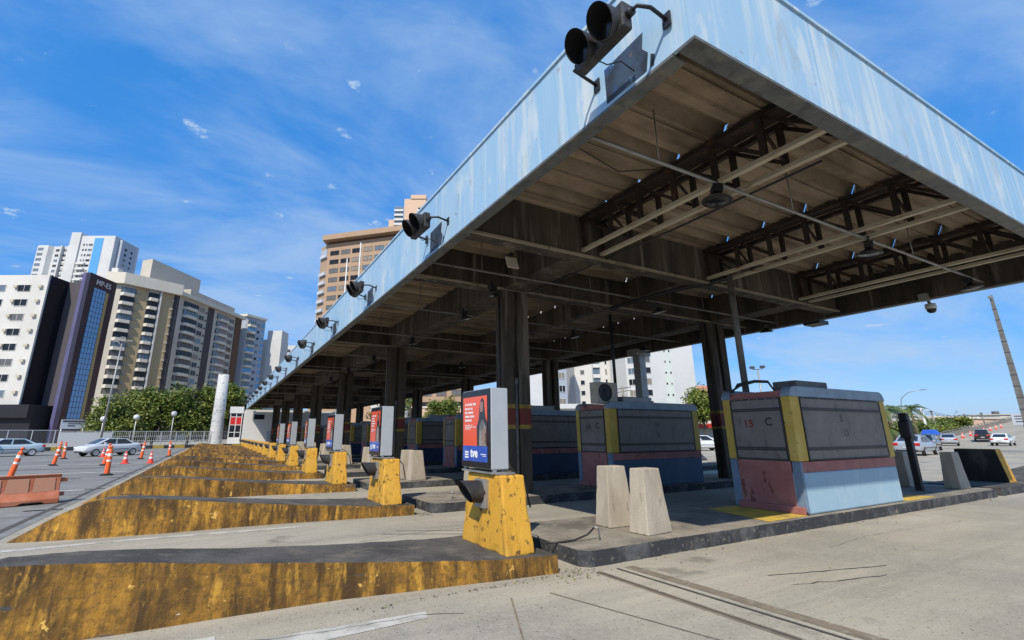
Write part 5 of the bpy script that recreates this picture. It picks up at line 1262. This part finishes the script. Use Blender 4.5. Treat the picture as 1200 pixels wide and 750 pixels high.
# seen below the canopy
b = B('white tower with balconies at its corner, seen below the canopy edge', 30, 135)
b.prism('wall', [(26.6, 135), (41.5, 135), (41.5, 150), (26.6, 150)], 0, 48, w_white)
b.strip('recess', (26.6, 135), (41.5, 135), 5.0, 7.4, 0, 48, .02, w_grey)
for r in range(14):
    z = 44 - 2.9 * r; b.put('window', b.win(1.1, 1.2, white_m, glass_w, .05, 0), (26.6, 135), (41.5, 135), 2.2, z); b.put('balcony', b.bal(1.9, 1.0, .5, white_m), (26.6, 135), (41.5, 135), 6.2, z - 1); b.put('window', b.win(1.7, 1.5, w_fin, glass_lt, .05, 1), (26.6, 135), (41.5, 135), 6.2, z + .1); b.put('window', b.win(.5, 1.5, white_m, glass_w, .05, 0), (26.6, 135), (41.5, 135), 9.0, z)
b = B('bright white tower with a pale stripe of small windows, right of the corner balconies', 45, 125)
H0, H1, H2 = (38.9, 127), (43.0, 124), (57.2, 127)
b.prism('wall', [(36.5, 134), H0, H1, H2, (58.2, 140), (42, 142)], 0, 46, w_white2)
b.strip('pale_stripe', H1, H2, 5.6, 8.0, 0, 46, .03, M('pale_green_stripe', (.55, .6, .56), .8)); b.strip('grey_edge', H2, (58.2, 140), 0, 2.5, 0, 46, .05, w_grey)
for r in range(13):
    z = 43 - 2.9 * r; b.put('window', b.win(2.8, 1.5, white_m, glass_w, .05, 2), H0, H1, 2.0, z); b.put('window', b.win(1.3, 1.5, white_m, glass_w, .05, 0), H1, H2, .9, z)
    for t0 in (6.0, 7.4): b.put('window', b.win(.5, .5, white_m, glass_w, .05, 0), H1, H2, t0, z)
b = B('salmon brick building in front of the sky, between the white tower and dark column', 80, 180)
b.prism('wall', [(76, 180), (86, 180), (86, 192), (76, 192)], 0, 19, w_salmon); b.prism('blue_edge', [(86.02, 180), (87.4, 180.4), (87.4, 192), (86.02, 192)], 0, 17, M('blue_wall', (.08, .12, .4), .7))
for r in range(4):
    for k in range(3): b.put('window', b.win(1.5, 1.3, w_salmon, glass_w, .05, 1), (76, 180), (86, 180), 2.0 + 2.4 * k, 15 - 3 * r)
b = B('distant pink and grey building in the sky gap below the canopy', 25, 160)
b.prism('wall', [(24.5, 160), (30, 160), (30, 168), (24.5, 168)], 0, 17, w_salmon)
for r in range(3): b.put('window', b.win(1.2, 1.1, w_salmon, glass_w, .05, 0), (24.5, 160), (30, 160), 2.4, 13 - 3 * r)
b = B('tall white block glimpsed beside the second column under the canopy', 12, 110)
b.prism('wall', [(8.8, 110), (17.6, 110), (17.6, 122), (8.8, 122)], 0, 40, w_white2); b.prism('dark_side', [(17.62, 110), (20, 111), (20, 122), (17.62, 122)], 0, 40, w_grey)
for r in range(10): b.put('window', b.win(1.6, 1.4, white_m, glass_w, .05, 1), (17.62, 110), (20, 111), 1.2, 35 - 3 * r)
b = B('brown balconied building glimpsed under the canopy left of the nearest column', -12, 121)
b.prism('wall', [(-16, 121), (-4, 121), (-4, 132), (-16, 132)], 0, 30, w_brown)
for r in range(9):
    for k in range(3): b.put('window', b.win(2.4, 1.4, w_brown_dk, glass_w, .05, 1), (-16, 121), (-4, 121), 2.2 + 3.8 * k, 26 - 3 * r)
b = B('low peach wall building glimpsed under the canopy', -10, 105, 'low_building'); b.prism('wall', [(-15, 105), (-3, 105), (-3, 112), (-15, 112)], 0, 7.2, w_beige2); b.prism('roof', [(-15.2, 104.8), (-2.8, 104.8), (-2.8, 112.2), (-15.2, 112.2)], 7.2, 7.5, w_cornice)
b = B('pale building glimpsed far under the canopy beside the third column', -23, 118, 'low_building'); b.prism('wall', [(-27, 118), (-18, 118), (-18, 128), (-27, 128)], 0, 24, w_white)
for r in range(5): b.put('window', b.win(1.8, 1.3, white_m, glass_w, .05, 1), (-27, 118), (-18, 118), 4.5, 20 - 3 * r)
b = B('long low white building with a flat roof beyond the booths', 20, 95, 'low_building'); b.prism('wall', [(2, 95), (56, 95), (56, 103), (2, 103)], 0, 6.4, w_white); b.prism('roof', [(1.6, 94.5), (56.5, 94.5), (56.5, 103.4), (1.6, 103.4)], 6.4, 7.3, w_white2)
for k in range(10): b.put('window', b.win(2.0, 1.2, white_m, glass_w, .05, 1), (2, 95), (56, 95), 4 + 5.2 * k, 3.6)
t = thing('shop_awning', 'red awning of a low shop behind the street tree', 'awning', (82, 60, 0), -.6); m = MB(); m.box(-6, 6, 0, 1.6, 2.6, 3.4); m.build('cover', red_m, t); m = MB(); m.box(-6, 6, 1.7, 5, 0, 4.4); m.build('wall', w_white, t); m = MB()
for k in range(12): m.box(-6 + k, -5.95 + k, -.1, -.05, 0, 2.4)
m.build('railing', white_m, t)
